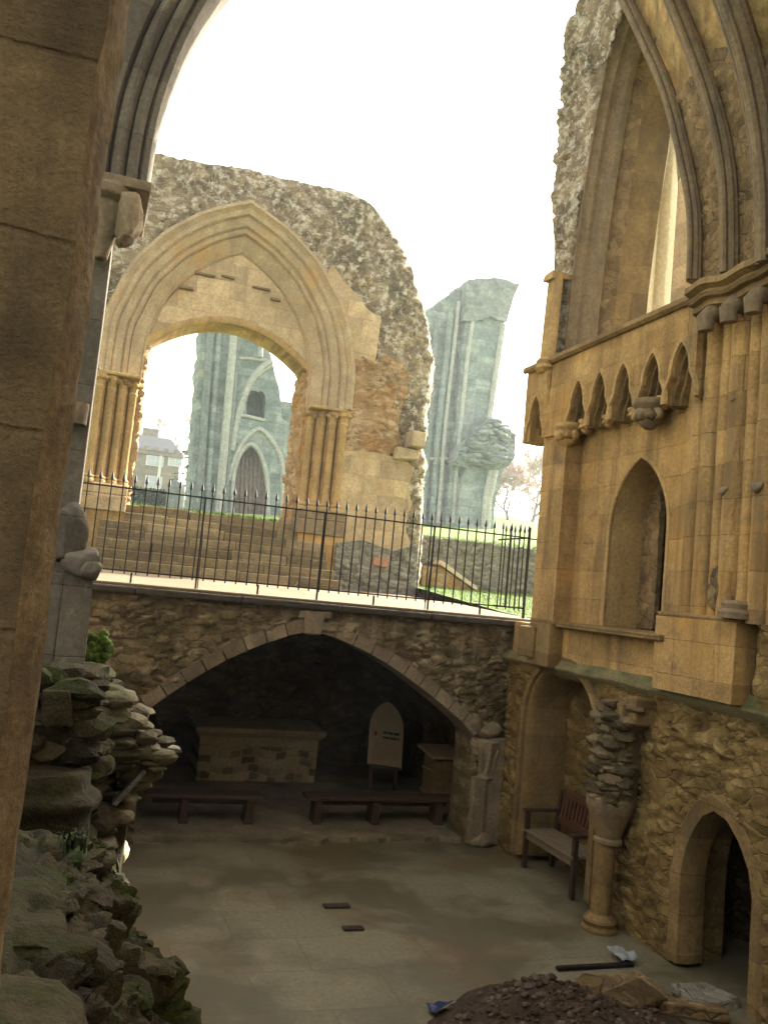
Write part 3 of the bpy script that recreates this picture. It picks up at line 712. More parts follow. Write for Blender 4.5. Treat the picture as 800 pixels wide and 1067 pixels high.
o = [(4.26, -.1), (4.26, 2.72), (4.9, 2.78), (5.5, 2.72), (5.72, 2.6), (5.62, 2.25), (5.72, 1.9), (5.60, 1.55), (5.74, 1.2), (5.74, -.1)]
mb = MB(); sheet(mb, ragged(o, .03, 4, 8, keep=lambda u, v: v < .2 or u < 4.3), PY(15.38), .04, .12, ashl(.02, 7, .52, .34, .03), fade=0); mb.build('lower_ashlar', M['buff'], aw, smooth=True)
o = [(4.3, -.1), (4.3, 1.0), (4.8, 1.1), (5.4, .95), (5.9, 1.15), (5.94, -.1)]
mb = MB(); sheet(mb, o, PY(15.33), .028, .1, rubble(.2, .13, .05, 21)); mb.build('foot_rubble', M['lowwall'], aw, smooth='all')
mb = MB(); mb.box(5.02, 5.32, 15.24, 15.3, .64, .80, jit=.01); mb.build('red_stone', plain('red_stone', (.34, .17, .10), .9, .25, 20), aw, bevel=.01)
mb = MB(); mb.box(5.5, 5.78, 15.15, 15.6, 2.95, 3.25, jit=.03); mb.box(5.25, 5.72, 15.22, 15.6, 2.72, 2.92, jit=.03); mb.build('broken_bonder', M['buffm'], aw, bevel=.02)
# arch mouldings (from the inner order to the hood)
inner = [(CX-A0, 3.5)] + pointed(CX, ZS, A0, H0, 24) + [(CX+A0, 3.5)]
prof = [(.0, -1.1), (.0, -.36), (.03, -.33), (.05, -.345), (.26, -.21), (.275, -.225), (.31, -.18), (.30, -.155), (.35, -.135), (.385, -.155), (.42, -.115), (.41, -.09), (.52, -.045), (.555, -.06), (.59, -.015), (.58, .01), (.64, .03), (.67, .015), (.70, .03), (.74, .095), (.79, .095), (.81, .05), (.82, -.1)]
mb = MB(); psweep(mb, inner, PY(15.42), prof, jit=.02); mb.build('arch_moulding', M['buffm'], aw, smooth=True)
# infill between pointed head and the segmental arch
seg = [(CX-1.5+3.0*t/24, 4.16+.66*(1-((t-12)/12)**2)) for t in range(25)]
tym = seg + [p for p in inner[::-1] if p[1] > 4.17]
def tymd(u, v):
    d, c = ashl(.012, 5, .62, .34, .02)(u, v)
    return d+.02*fbm(Vector((u*1.5, v*1.5, 9)), 3), c
mb = MB(); sheet(mb, tym, PY(15.80), .04, .7, tymd); mb.build('tympanum', M['buff'], aw, smooth=True)
for (x0, x1, z) in ((1.25, 1.62, 5.62), (1.72, 1.98, 5.66), (2.32, 2.64, 5.58), (2.66, 2.86, 5.42), (1.0, 1.25, 5.30)): mb = MB(); mb.box(x0, x1, 15.74, 15.86, z, z+.045, jit=.012); mb.build('relief_stub', M['greym'], aw, bevel=.01)
mb = MB(); psweep(mb, seg, PY(15.78), [(0, -.6), (0, 0), (.03, .02), (.10, .02), (.13, -.02), (.13, -.1)]); mb.build('segmental_arch', M['goldm'], aw, smooth=True)
# jambs : clustered shafts with little capitals, base, plinth; broken rubble reveals
for sgn, nm in ((-1, 'l'), (1, 'r')):
    for k in range(4):
        r = A0+.12+.19*k; x = CX+sgn*r; dep = 15.72-.10*k
        mb = MB(); mb.lathe((x, dep, 1.55), [(.115, 0), (.12, .05), (.10, .08), (.115, .11), (.075, .15), (.07, .4), (.07, 1.62), (.085, 1.64), (.085, 1.67), (.07, 1.69)], 10); mb.build('shaft', M['goldm'], aw, smooth=True)
        mb = MB(); mb.lathe((x, dep, 3.23), [(.07, 0), (.08, .06), (.12, .17), (.12, .2)], 8)
        for q in range(4):
            a = -math.pi*.9+q*math.pi*.27; mb.rock((x+.1*math.cos(a), dep+.1*math.sin(a), 3.36), .045, q+k, 1)
        mb.build('shaft_capital', M['goldm'], aw, smooth=True)
        mb = MB(); mb.box(x-.1, x+.1, dep+.02, dep+.4, 1.2, 3.45); mb.build('jamb_stone', M['gold'], aw)
    xa, xb = sorted((CX+sgn*(A0+.02), CX+sgn*(A0+.88)))
    mb = MB(); mb.prism([(xa, 3.44), (xb, 3.44), (xb, 3.50), (xa, 3.50)], PY(15.4), -.6, .02); mb.build('impost', M['goldm'], aw, bevel=.02)
    mb = MB(); mb.prism([(xa, 1.38), (xb, 1.38), (xb, 1.56), (xa, 1.56)], PY(15.4), -.6, .06); mb.prism([(xa-.04, 1.1), (xb, 1.1), (xb, 1.375), (xa-.04, 1.375)], PY(15.4), -.6, .09); mb.build('jamb_base', M['greym'] if sgn > 0 else M['buff'], aw, bevel=.02)
    mb = MB(); oo = [(xa, -.2), (xb, -.2), (xb, 1.2), (xa, 1.2)]; sheet(mb, oo, PY(15.36), .05, .5, ashl(.01, 4, .4, .3)); mb.build('plinth', M['gold'], aw, smooth=True)
    rj = rubble(.2, .16, .08, 30+sgn)
    x0 = CX+sgn*(A0-.0)
    mb = MB()
    PP = (lambda u, v, d: (x0+d*1.0, u, v)) if sgn < 0 else (lambda u, v, d: (x0-d, u, v))
    sheet(mb, [(15.78, 1.2), (16.75, 1.2), (16.75, 4.3), (15.78, 4.3)], PP, .035, .3, rj); mb.build('rubble_jamb', M['rubred'], aw, smooth='all')
# low retaining wall and flank ramp right of the arch wall
mb = MB(); sheet(mb, ragged([(5.85, -.1), (9.9, -.1), (9.9, 1.40), (5.85, 1.40)], .02, 3, 2), PY(16.5), .035, .45, rubble(.28, .11, .05, 17), back=False)
tag(mb.build('retaining_wall', M['lowwall'], smooth='all'), 'low grey rubble retaining wall holding back the bright lawn', 'wall')
rw = thing('flank_wall', 'small sloping brown stair flank with a pale coping by the low wall', 'wall', (6.9, 16, .2))
mb = MB(); mb.prism([(6.35, .1), (7.45, .1), (7.45, .40), (6.75, .78), (6.35, .78)], PY(16.1), -.35, 0); mb.build('flank_body', M['rubred'], rw)
mb = MB(); mb.prism([(6.68, .84), (7.55, .38), (7.55, .46), (6.72, .92)], PY(16.1), -.38, .05); mb.build('flank_coping', M['palelit'], rw, bevel=.01)

# ------------------------------------------------------------------ chapel side wall on the right
sw = thing('chapel_wall', 'golden chapel side wall with window arch, small arcade and dark pointed doorway', 'wall', (5.25, 8, ZF))
XW = 5.25
# lower rubble with blind arch and doorway openings
blind = [(9.33, -2.9), (9.33, -1.15)] + [(8.64+.69*math.cos(t*math.pi/20), -1.15+.62*math.sin(t*math.pi/20)) for t in range(1, 20)] + [(7.95, -1.15), (7.95, -2.9)]
door = [(6.57, -2.95), (6.57, -2.0)] + [(6.52, -1.78), (6.42, -1.60), (6.30, -1.49), (6.14, -1.43), (5.96, -1.46), (5.78, -1.58), (5.64, -1.75), (5.57, -1.95)] + [(5.57, -2.95)]
door = [(5.66+(u-5.57)*.78, v) for u, v in door]
def grow(path, d):
    return psweep(MB(), path, lambda u, v, q: (u, v), [(d, 0)])
bl_big = [r[0] for r in grow(blind[::-1], .12)]; dr_big = [r[0] for r in grow(door[::-1], .13)]
rl_ = rubble(.20, .10, .045, 41, big=.05)
def lowdisp(u, v):
    d, c = rl_(u, v); k = sm(6.9, 6.5, u)*sm(-1.2, -.7, v); return d*(1+1.6*k) - .12*k, c
mb = MB(); sheet(mb, [(-1, -2.95), (10.0, -2.95), (10.0, -.46), (-1, -.46)], PX(XW), .03, .55, lowdisp, holes=[bl_big, dr_big], fade=.7)
mb.build('lower_rubble', M['rubwarm'], sw, smooth='all')
mb = MB(); sheet(mb, [(7.8, -2.95), (9.5, -2.95), (9.5, -.4), (7.8, -.4)], PX(XW+.50), .03, .1, rubble(.24, .10, .04, 45), sides=False); mb.build('blind_arch_back', M['rubwarm'], sw, smooth='all')
mb = MB(); sheet(mb, [(4.9, -2.95), (7.6, -2.95), (7.6, -1.2), (4.9, -1.2)], PX(XW+1.15), .035, .1, rubble(.26, .13, .06, 47), sides=False); mb.build('passage_back', M['chamber'], sw, smooth='all')  # dark rubble paints in the gloom beyond the doorway
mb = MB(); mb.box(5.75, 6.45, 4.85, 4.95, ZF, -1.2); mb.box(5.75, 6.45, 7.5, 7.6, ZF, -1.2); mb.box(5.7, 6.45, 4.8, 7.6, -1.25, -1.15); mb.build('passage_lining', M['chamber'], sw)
bp = [(9.33, -2.75)] + blind[1:-1] + [(7.95, -2.75)]; bp = bp[::-1]
mb = MB(); psweep(mb, bp, PX(XW), [(-.03, -.5), (-.03, -.22), (.0, -.06), (.02, .02), (.05, .05), (.08, .035), (.11, .02), (.12, .06), (.17, .07), (.18, .0)], jit=.012); mb.build('blind_arch_moulding', M['golddk'], sw, smooth=True)
dp = [(5.66, -2.85)] + door[1:-1][::-1] + [(6.44, -2.78)]
mb = MB(); psweep(mb, dp, PX(XW), [(.02, -.24), (.0, -.10), (.03, .02), (.15, .035), (.18, .005), (.18, -.05)], jit=.02); mb.build('doorway_frame', M['golddk'], sw, smooth=True)
# sloping weathered ledge above
rs = rubble(.3, .14, .03, 51)
rows = []
mb = MB()
for j in range(7):
    t = j/6; row = []
    for i in range(260):
        y = -1+i*.0425; z = -.50+.12*t; X = 5.12+.09*t**1.3
        X += .03*fbm(Vector((y*1.5, j*.4, 2)), 3); z += .03*fbm(Vector((y*2.2, j*.4, 7)), 3)
        row.append((X, y, z))
    rows.append(row)
rows.insert(0, [(XW+.1, p[1], p[2]-.12) for p in rows[0]]); mb.loft(rows); mb.build('sloping_ledge', stone('mossy_ledge', [(.11, .10, .06), (.18, .155, .09), (.26, .215, .125)], None, moss=(.06, .075, .03), mf=(.4, .6), bump=.02), sw, smooth='all')
mb = MB(); sheet(mb, [(6.6, -.52), (9.86, -.52), (9.86, -.03), (6.6, -.03)], PX(5.20), .05, .3, flat(2)); mb.build('dado', M['gold'], sw, smooth=True)
mb = MB(); mb.hexa([(4.98, 6.65, -.03), (5.5, 6.65, -.03), (5.5, 8.67, -.03), (5.08, 8.67, -.03), (4.97, 6.65, .03), (5.5, 6.65, .045), (5.5, 8.67, .045), (5.07, 8.67, .03)]); mb.build('sill', M['golddk'], sw, bevel=.012)
mb = MB(); mb.box(5.02, 5.5, 8.68, 9.16, -.50, .045); mb.box(4.98, 5.5, 8.98, 9.34, -.42, -.06); mb.build('end_plinth', M['golddk'], sw, bevel=.02)
# middle stage : ashlar with the pointed niche doorway
niche = [(7.98, -.1), (7.98, 1.05)] + pointed(7.5, 1.05, .48, .75, 14)[::-1][1:-1] + [(7.02, 1.05), (7.02, -.1)]
mb = MB(); sheet(mb, [(-1, .0), (9.28, .0), (9.34, 2.2), (9.66, 2.4), (9.66, 3.3), (-1, 3.3)], PX(XW), .05, .42, ashl(.004, 61, .55, .31), holes=[niche]); mb.build('middle_ashlar', M['gold'], sw, smooth=True)
npth = [(7.02, .05)] + pointed(7.5, 1.05, .48, .75, 14)[0:] + [(7.98, .05)]
mb = MB(); psweep(mb, npth, PX(XW), [(-.008, -.44), (-.008, -.05), (.012, .006), (.05, .008), (.055, -.01)]); mb.build('niche_reveal', M['goldm'], sw, smooth=True)
mb = MB(); sheet(mb, [(6.4, -.1), (8.4, -.1), (8.4, 2.3), (6.4, 2.3)], PX(XW+1.5), .05, .1, rubble(.34, .22, .05, 63), sides=False); mb.build('niche_back', M['chamber'], sw, smooth='all')  # passage back and lining coloured dark to stand in for shade
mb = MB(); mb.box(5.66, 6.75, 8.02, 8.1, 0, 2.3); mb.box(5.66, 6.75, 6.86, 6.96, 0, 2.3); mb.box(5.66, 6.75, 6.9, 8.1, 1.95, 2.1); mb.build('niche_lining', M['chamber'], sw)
mb = MB(); sheet(mb, [(7.98, .05), (7.70, .05), (7.70, 1.95), (7.98, 1.95)][::-1], PX(5.68), .03, .05, rubble(.2, .2, .03, 66)); mb.build('niche_blocking', M['rubweb'], sw, smooth='all')
# corner pier
mb = MB(); sheet(mb, [(8.66, .0), (9.16, .0), (9.20, 2.3), (8.66, 2.3)], PX(5.04), .05, .9, ashl(.006, 71, .5, .31), srough=0); mb.build('corner_pier', M['gold'], sw, smooth=True)
# projecting arcade band, two orders of little trefoiled arches
KF = 5.0/5.25
zk = lambda z: .17+(z-.17)*KF
cs = [c*KF for c in (9.84, 8.83, 8.375, 7.92, 7.41, 6.95)]
def tre(c, w, zb, zt):
    # foot up, ogee trefoil to a point
    s = [(w, zb), (w*.98, zb+.12*(zt-zb)+.02), (w*.86, zb+.30*(zt-zb)), (w*.62, zb+.47*(zt-zb)), (w*.60, zb+.56*(zt-zb)), (w*.5, zb+.72*(zt-zb)), (w*.22, zb+.92*(zt-zb)), (0, zt)]
    s = smooth_pl(s, 3)
    return [(c+x, z) for x, z in s] + [(c-x, z) for x, z in s[::-1][1:]]
def band(X0, th, w, zt, mat, nm, zb=2.30):
    ol = [(6.42, zk(3.27)), (6.42, zk(zb))]
    for c in sorted(cs): t = tre(c, w*.955, zk(zb), zk(zt))[::-1]; ol += t
    ol += [(9.68, zk(zb)), (9.68, zk(3.27))]
    m = MB(); sheet(m, ol, PX(X0), .022, th, lambda u, v: (.004*fbm(Vector((u*4, v*4, 3)), 3), (hsh((math.floor(u/.45), math.floor(v/.3), 5)), 1, .5, 1))); m.build(nm, mat, sw, smooth=True)
band(5.00, .07, .222, 2.86, M['gold'], 'arcade_front')
band(5.07, .06, .186, 2.80, M['golddk'], 'arcade_order')
band(5.13, .14, .148, 2.73, M['golddk'], 'arcade_order')
for c in sorted(cs):
    mb = MB(); t = tre(c, .228, zk(2.30), zk(2.90)); psweep(mb, t[::-1], PX(5.0), [(-.015, -.02), (-.012, .022), (.02, .028), (.035, .0)]); mb.build('arcade_moulding', M['goldm'], sw, smooth=True)
mb = MB(); mb.box(5.003, 5.5, 9.50, 9.683, zk(2.303), zk(3.265)); mb.build('arcade_end', M['gold'], sw)
def corbel(y, z, X, s, mat, nm='corbel'):
    y *= X/5.25; z = .17+(z-.17)*X/5.25
    m = MB(); m.lathe((X, y, z), [(.05*s, -.26*s), (.12*s, -.20*s), (.14*s, -.12*s), (.12*s, -.06*s), (.19*s, -.02*s), (.20*s, .05*s), (.16*s, .06*s)], 10)
    for q in range(6): a = math.pi*.5+q*math.pi/5; m.rock((X+.13*s*math.cos(a), y+.13*s*math.sin(a), z-.11*s), .065*s, q+y, 2)
    m.build(nm, mat, sw, smooth='all')
corbel(8.98, 2.33, 5.08, .85, M['goldm'], 'carved_capital'); corbel(7.41, 2.33, 5.08, .92, M['greym'])
corbel(8.14, 2.32, 5.15, .42, M['goldm']); corbel(7.66, 2.32, 5.15, .42, M['goldm']); corbel(7.18, 2.36, 5.15, .42, M['goldm']); corbel(8.6, 2.34, 5.15, .5, M['goldm'])
# hanging shaft foot at the corner
mb = MB(); 
for dy in (-.07, 0, .07): mb.tube([(5.05, 9.24+dy, 4.25), (5.0, 9.20+dy, 3.25), (4.98, 9.16+dy*.7, 2.85), (5.01, 9.12+dy*.2, 2.60)], [.06, .06, .055, .02], 8)
mb.box(4.95, 5.3, 9.12, 9.38, 4.20, 4.29, jit=.03); mb.lathe((4.99, 9.18, 3.0), [(.10, 0), (.15, .05), (.12, .1), (.14, .14), (.11, .18)], 10); mb.build('corner_shaft', M['goldm'], sw, smooth=True)
# string course
mb = MB(); psweep(mb, [(6.3, zk(3.27)), (9.71, zk(3.27))], PX(4.99), [(0, -.3), (.0, .0), (-.03, .02), (-.0, .05), (.05, .04), (.09, -.2)], jit=.01); mb.build('string_course', M['golddk'], sw, smooth=True)
mb = MB(); psweep(mb, smooth_pl([(4.2, 3.06), (5.3, 3.06), (6.42, 3.04)], 30), PX(4.98), [(-.12, -.3), (-.12, .0), (-.10, .05), (-.04, .045), (-.03, .10), (.0, .12), (.04, .085), (.07, .15), (.13, .14), (.16, -.1), (.18, -.3)], jit=.05); mb.build('moulded_string', M['golddk'], sw, smooth=True)
# clustered responds below it with dark cut-off corbels
resp = [(6.85, 5.25)]
for c, r in ((6.50, .06), (6.33, .09), (6.15, .06), (5.99, .10), (5.81, .06), (5.63, .10), (5.45, .07), (5.28, .1), (5.1, .07)):
    resp += [(c+r*math.cos(t), 5.13-(r*.75)*math.sin(t)) for t in [i*math.pi/6 for i in range(7)]]
resp += [(5.0, 5.25)]
mb = MB(); zs = [.2+.1*i for i in range(29)]
rows = [[(X+.012*fbm(Vector((y*5, z*2.5, 1)), 3), y+.006*fbm(Vector((y*3, z*2.5, 8)), 2), z) for y, X in resp] for z in zs]; mb.loft(rows); mb.build('clustered_shafts', M['gold'], sw, smooth=True)
for c in (6.21, 5.92, 5.63):
    m = MB(); rows = [[(4.93+.06*k*.3+.07+.10*math.cos(a)*(-1), c+.10*math.sin(a), z) for a in [-1.7+.34*i for i in range(11)]] for k, z in enumerate((3.03, 3.0, 2.90, 2.80))]
    m.tube([(5.13, c, 2.95), (4.98, c, 2.92), (4.91, c, 2.85), (4.92, c, 2.74)], [.085, .09, .08, .07], 10); m.build('cut_corbel', M['greym'], sw, smooth=True)
for (y, z, s) in ((6.02, 1.31, .05), (5.64, 1.31, .07), (5.98, 2.1, .03)): mb = MB(); mb.rock((5.06, y, z), s*.95, y, 2, (.5, 1, .8)); mb.build('metal_tie_stub', M['greym'], sw, smooth='all')
mb = MB(); mb.rock((5.10, 6.05, .42), .17, 3, 3, (.25, .9, 1.2)); mb.build('dark_hollow_patch', M['rubweb'], sw, smooth='all')  # raised lump; its dark rubble colour stands in for a shaded hollow
# pier block
mb = MB(); sheet(mb, [(5.75, -.46), (6.79, -.46), (6.79, .2), (5.75, .2)], PX(5.03), .04, .35, ashl(.012, 77, .5, .3, .02)); mb.build('pier_block', M['gold'], sw, smooth=True)
mb = MB(); mb.box(5.03, 5.3, 5.74, 6.80, .19, .235, jit=.02); mb.build('pier_block_top', M['golddk'], sw, bevel=.02)
mb = MB(); mb.lathe((5.05, 5.78, .23), [(.14, 0), (.145, .05), (.11, .08), (.12, .12), (.08, .15)], 12); mb.build('shaft_base', M['greym'], sw, smooth=True)
mb = MB(); sheet(mb, [(4.0, -.46), (5.6, -.46), (5.6, .2), (4.0, .2)], PX(5.16), .04, .2, rubble(.3, .16, .06, 79)); mb.build('broken_core', M['rubwarm'], sw, smooth='all')
# upper stage : ragged wall with the tall window
ul = [(-1, 3.2), (9.62, 3.2), (9.64, 3.9), (9.60, 4.5), (9.66, 5.0), (9.76, 5.5), (9.80, 6.1), (9.82, 6.7), (9.86, 7.4), (9.80, 7.9), (9.5, 8.15), (9.2, 8.45), (8.6, 8.9), (7.8, 9.3), (6, 9.5), (-1, 9.4)]
ul = ragged(ul, .06, 2.4, 12, keep=lambda u, v: u < 5 or v < 3.25)
win = [(9.17, 3.3), (9.17, 3.6), (9.14, 4.3), (9.0, 5.5), (8.79, 6.46), (8.52, 7.08), (8.36, 7.34), (8.0, 6.85), (7.42, 5.9), (6.98, 4.75), (6.78, 3.7), (6.77, 3.3)]
win = smooth_pl(win[:7], 3)[:-1]+smooth_pl(win[6:], 3)
mb = MB(); sheet(mb, ul, PX(XW), .045, 1.3, rubble(.22, .14, .075, 81, big=.05), holes=[win], srough=.07); mb.build('upper_rubble', M['rubtop'], sw, smooth='all')
lj = smooth_pl([(9.18, 3.25), (9.17, 3.6), (9.13, 4.3), (8.99, 5.5), (8.78, 6.46), (8.5, 7.08), (8.2, 7.55)], 5)
def jamb(offs, name, mat):
    m = MB(); rows = [[(X, y+dy*(1-.35*sm(5.5, 7.3, z)), z) for (y, z) in lj] for X, dy in offs]; m.loft(rows); m.build(name, mat, sw, smooth=True)
jamb([(5.25, .06), (5.21, .0), (5.19, -.06), (5.23, -.05), (5.27, -.07), (5.30, -.11), (5.36, -.10), (5.40, -.13), (5.45, -.20), (5.52, -.21)], 'window_moulding', M['greym'])
jamb([(5.52, -.21), (5.56, -.17), (5.64, -.23), (5.70, -.27)], 'window_inner_order', M['rubweb'])
jamb([(5.70, -.27), (5.74, -.28), (6.05, -.41), (6.06, -.40)], 'window_splay', M['golddk'])
def vstrip(offs, name, mat, z0=3.25, z1=6.2):
    m = MB(); rows = [[(X, y, z) for z in [z0+(z1-z0)*i/20 for i in range(21)]] for X, y in offs]; m.loft(rows); m.build(name, mat, sw, smooth=True)
vstrip([(6.03, 8.77), (6.06, 8.75), (6.22, 8.87), (6.25, 8.84), (6.32, 8.82), (6.36, 8.83), (6.55, 8.98), (6.58, 9.4), (6.1, 9.3)], 'outer_shaft', M['palelit'], z1=6.25)
mb = MB(); sheet(mb, ragged([(9.6, 2.9), (11.6, 2.9), (11.6, 7.0), (11.2, 7.3), (10.9, 6.9), (10.3, 6.6), (9.6, 6.5)], .05, 3, 4), PX(7.6), .06, .5, ashl(.01, 90, .5, .3), srough=.05); mb.build('outer_buttress', M['buff'], sw, smooth=True)
mb = MB(); mb.hexa([(5.0, 6.6, 3.13), (6.4, 6.6, 3.13), (6.4, 9.2, 3.13), (5.0, 9.2, 3.13), (5.02, 6.6, 3.20), (6.4, 6.6, 3.42), (6.4, 9.2, 3.42), (5.02, 9.2, 3.20)]); mb.build('window_sill', M['golddk'], sw, bevel=.015)
# vault ribs springing into the chapel
R1 = smooth_pl([tuple(atX(*q)) for q in ((722, 293, 5.12), (723, 240, 5.11), (718, 192, 5.10), (697, 104, 5.08), (674, 48, 5.08), (651, 0, 5.08), (622, -50, 5.08))], 6)
R2 = smooth_pl([tuple(atX(*q)) for q in ((759, 286, 5.03), (757, 184, 4.98), (739, 100, 4.86), (701, 0, 4.64), (668, -70, 4.42), (620, -150, 4.1))], 7)
R3 = smooth_pl([tuple(atX(*q)) for q in ((801, 275, 4.93), (799, 184, 4.85), (784, 85, 4.68), (758, 0, 4.43), (728, -70, 4.16), (690, -140, 3.85))], 7)
R4 = smooth_pl([tuple(atX(*q)) for q in ((870, 265, 4.93), (870, 170, 4.85), (852, 70, 4.68), (820, -10, 4.43), (790, -80, 4.16))], 7)
ribprof = [(-.11, -.12), (.11, -.12), (.13, -.02), (.10, .02), (.12, .06), (.085, .10), (.045, .09), (.05, .14), (.02, .17), (-.02, .17), (-.05, .14), (-.045, .09), (-.085, .10), (-.12, .06), (-.10, .02), (-.13, -.02)]
upv = Vector((-1, -.25, -.15))
for R, s, m_ in ((R1, .52, 'greym'), (R2, .62, 'greym'), (R3, .85, 'greym'), (R4, 1.0, 'greym')):
    mb = MB(); sweep3(mb, R, [(x*s, y*s) for x, y in ribprof], upv); mb.build('vault_rib', M[m_], sw, smooth=True)
def web(A, B, name):
    n = 60; A = [Vector(a) for a in A]; B = [Vector(b) for b in B]
    def samp(L, t):
        x = t*(len(L)-1); i = min(int(x), len(L)-2); return L[i].lerp(L[i+1], x-i)
    for part, t0, t1, mat, amp in (('_rubble', .0, .50, 'rubweb', .035), ('_ashlar', .36, 1.0, 'goldm', .0)):
        m = MB(); f = rubble(.16, .12, amp or .004, 91 + (1 if amp else 0)); rows = []
        for i in range(n+1):
            row = []
            for j in range(19):
                s = j/18; t = t0+(t1-t0)*i/n + (.05*s if (amp == 0 and i < 6) else 0)
                p = samp(A, min(1, t)).lerp(samp(B, min(1, t)), s); back = .10+.10*math.sin(math.pi*s)*t
                d, c = f(p.y, p.z); p = p + Vector((back - d - (.02 if amp else -.03), 0, 0)); row.append(m.vert(p, c))
            rows.append(row)
        for a, b in zip(rows, rows[1:]):
            for k in range(18): m.face(a[k], a[k+1], b[k+1], b[k])
        m.build(name+part, M[mat], sw, smooth='all', recalc=False)
web(R1, R2, 'vault_web'); web(R2, R3, 'vault_web'); web(R3, R4, 'vault_web')
mb = MB(); mb.box(-3.5, 6.4, -3.9, -3.0, -2.9, 6.5); mb.build('west_shade_wall', M['rubtop'], sw)  # unseen wall behind the camera, added to darken the crypt
for (a, b, z0, z1) in ((-1.2, 6.84, .03, 3.1), (8.11, 9.1, -.5, 3.1), (6.84, 8.11, 2.3, 3.1), (-1.2, 9.1, -1.1, .02)):
    mb = MB(); mb.box(5.80 if z1 > .1 else 6.5, 6.5 if z1 > .1 else 6.7, a, b, z0, z1); mb.build('wall_sun_block', M['rubwarm'], sw)  # unseen fill inside the wall, added to stop a sun patch on the floor
# engaged column with broken rubble above
mb = MB(); c0 = (5.02, 7.33, ZF-.06)
mb.lathe(c0, [(.17, 0), (.175, .07), (.15, .10), (.165, .14), (.12, .19), (.10, .21)], 16); mb.build('column_base', M['golddk'], sw, smooth=True)
mb = MB(); mb.lathe((5.02, 7.33, ZF+.14), [(.105, 0), (.10, .3), (.105, .62), (.10, .66)], 14); mb.build('column_shaft', M['golddk'], sw, smooth=True)
mb = MB(); mb.lathe((5.05, 7.33, ZF+.78), [(.115, 0), (.14, .02), (.14, .05), (.12, .07), (.15, .16), (.20, .28), (.235, .37), (.235, .44), (.2, .46)], 16); mb.build('column_capital', M['greym'], sw, smooth=True)
mb = MB()
for i in range(120):
    z = -1.62+.92*(i/120)+random.uniform(-.02, .02); a = random.uniform(.45*math.pi, 1.5*math.pi); rr = .165+.05*(i/120)*random.random()
    mb.rock((5.10+rr*math.cos(a), 7.30+rr*1.05*math.sin(a), z), random.choice((.045, .06, .075, .11)), i, 2, (1, 1.15, .6))
mb.lathe((5.10, 7.30, -1.62), [(.19, 0), (.21, .4), (.22, .95)], 12); mb.build('rubble_shaft', stone('grey_core', [(.035, .027, .017), (.10, .078, .048), (.19, .152, .10)], None, moss=(.05, .06, .025), bump=.025), sw, smooth=False)
mb = MB(); mb.box(4.93, 5.3, 7.08, 7.36, -.90, -.66, jit=.03); mb.box(5.0, 5.3, 6.98, 7.12, -.86, -.6, jit=.03); mb.build('springer_block', M['golddk'], sw, bevel=.025)

# garden bench in the blind arch
gb = thing('garden_bench', 'brown wooden garden bench with slatted back set in the blind arch', 'bench', (5.35, 8.58, ZF))
ya, yb = 8.07, 9.1; xf, xb2 = 5.14, 5.55
for y in (ya, yb):
    mb = MB(); mb.box(xf, xf+.055, y-.028, y+.028, ZF, ZF+.62); mb.build('leg', M['wood'], gb, bevel=.006)
    mb = MB(); mb.hexa([(xb2-.06, y-.028, ZF), (xb2, y-.028, ZF), (xb2, y+.028, ZF), (xb2-.06, y+.028, ZF), (xb2+.03, y-.028, ZF+.88), (xb2+.08, y-.028, ZF+.88), (xb2+.08, y+.028, ZF+.88), (xb2+.03, y+.028, ZF+.88)]); mb.build('leg', M['wood'], gb, bevel=.006)
    mb = MB(); mb.box(xf-.03, xb2+.02, y-.035, y+.035, ZF+.62, ZF+.655); mb.build('armrest', M['wood'], gb, bevel=.008)
mb = MB()
for k in range(4): mb.box(xf-.01+k*.105, xf+.08+k*.105, ya-.02, yb+.02, ZF+.40+.0*k, ZF+.425)
mb.box(xf+.01, xf+.04, ya, yb, ZF+.32, ZF+.398); mb.build('seat', M['seatwood'], gb, bevel=.006)
mb = MB()
for z in (ZF+.80, ZF+.50): x = xb2+.0+.05*(z-ZF-.5)/.3; mb.box(x, x+.035, ya, yb, z, z+.09)
for k in range(13): y = ya+.06+k*(yb-ya-.12)/12; mb.hexa([(xb2+.005, y-.022, ZF+.56), (xb2+.025, y-.022, ZF+.56), (xb2+.025, y+.022, ZF+.56), (xb2+.005, y+.022, ZF+.56), (xb2+.05, y-.022, ZF+.82), (xb2+.07, y-.022, ZF+.82), (xb2+.07, y+.022, ZF+.82), (xb2+.05, y+.022, ZF+.82)])
mb.build('backrest', M['wood2'], gb, bevel=.005)

# ------------------------------------------------------------------ floor clutter
for (x, y, w, d, lab) in ((2.62, 8.06, .25, .09, 'small dark iron drain cover in the crypt floor, farther one'), (2.62, 7.53, .19, .08, 'smaller dark iron drain cover in the crypt floor, nearer one')):
    t = thing('floor_drain', lab, 'drain', (x, y, ZF), 'drain covers in the crypt floor')
    mb = MB(); mb.box(x-w/2, x+w/2, y-d/2, y+d/2, ZF-.01, ZF+.006); mb.build('drain_frame', M['drain'], t)
    mb = MB()
    for k in range(7): xx = x-w/2+.02+(w-.04)*k/6; mb.box(xx-.008, xx+.008, y-d/2+.012, y+d/2-.012, ZF+.006, ZF+.013)
    mb.build('drain_grate', M['drain'], t)
def heap(x, y):
    h = 0
    for cx, cy, r, a in ((3.52, 5.75, .60, .27), (3.0, 5.5, .5, .15), (4.2, 5.65, .5, .10), (3.7, 4.8, 1.0, .28)):
        h += a*math.exp(-(((x-cx)**2+(y-cy)**2)/(r*r*.55)))
    return ZF-.05 + h*(1+.35*fbm(Vector((x*3, y*3, 1)), 4)) + .05*fbm(Vector((x*7, y*7, 4)), 4)*min(1, h*8)
mb = MB(); grid(mb, [2.0+.045*i for i in range(68)], [3.6+.045*i for i in range(64)], heap)
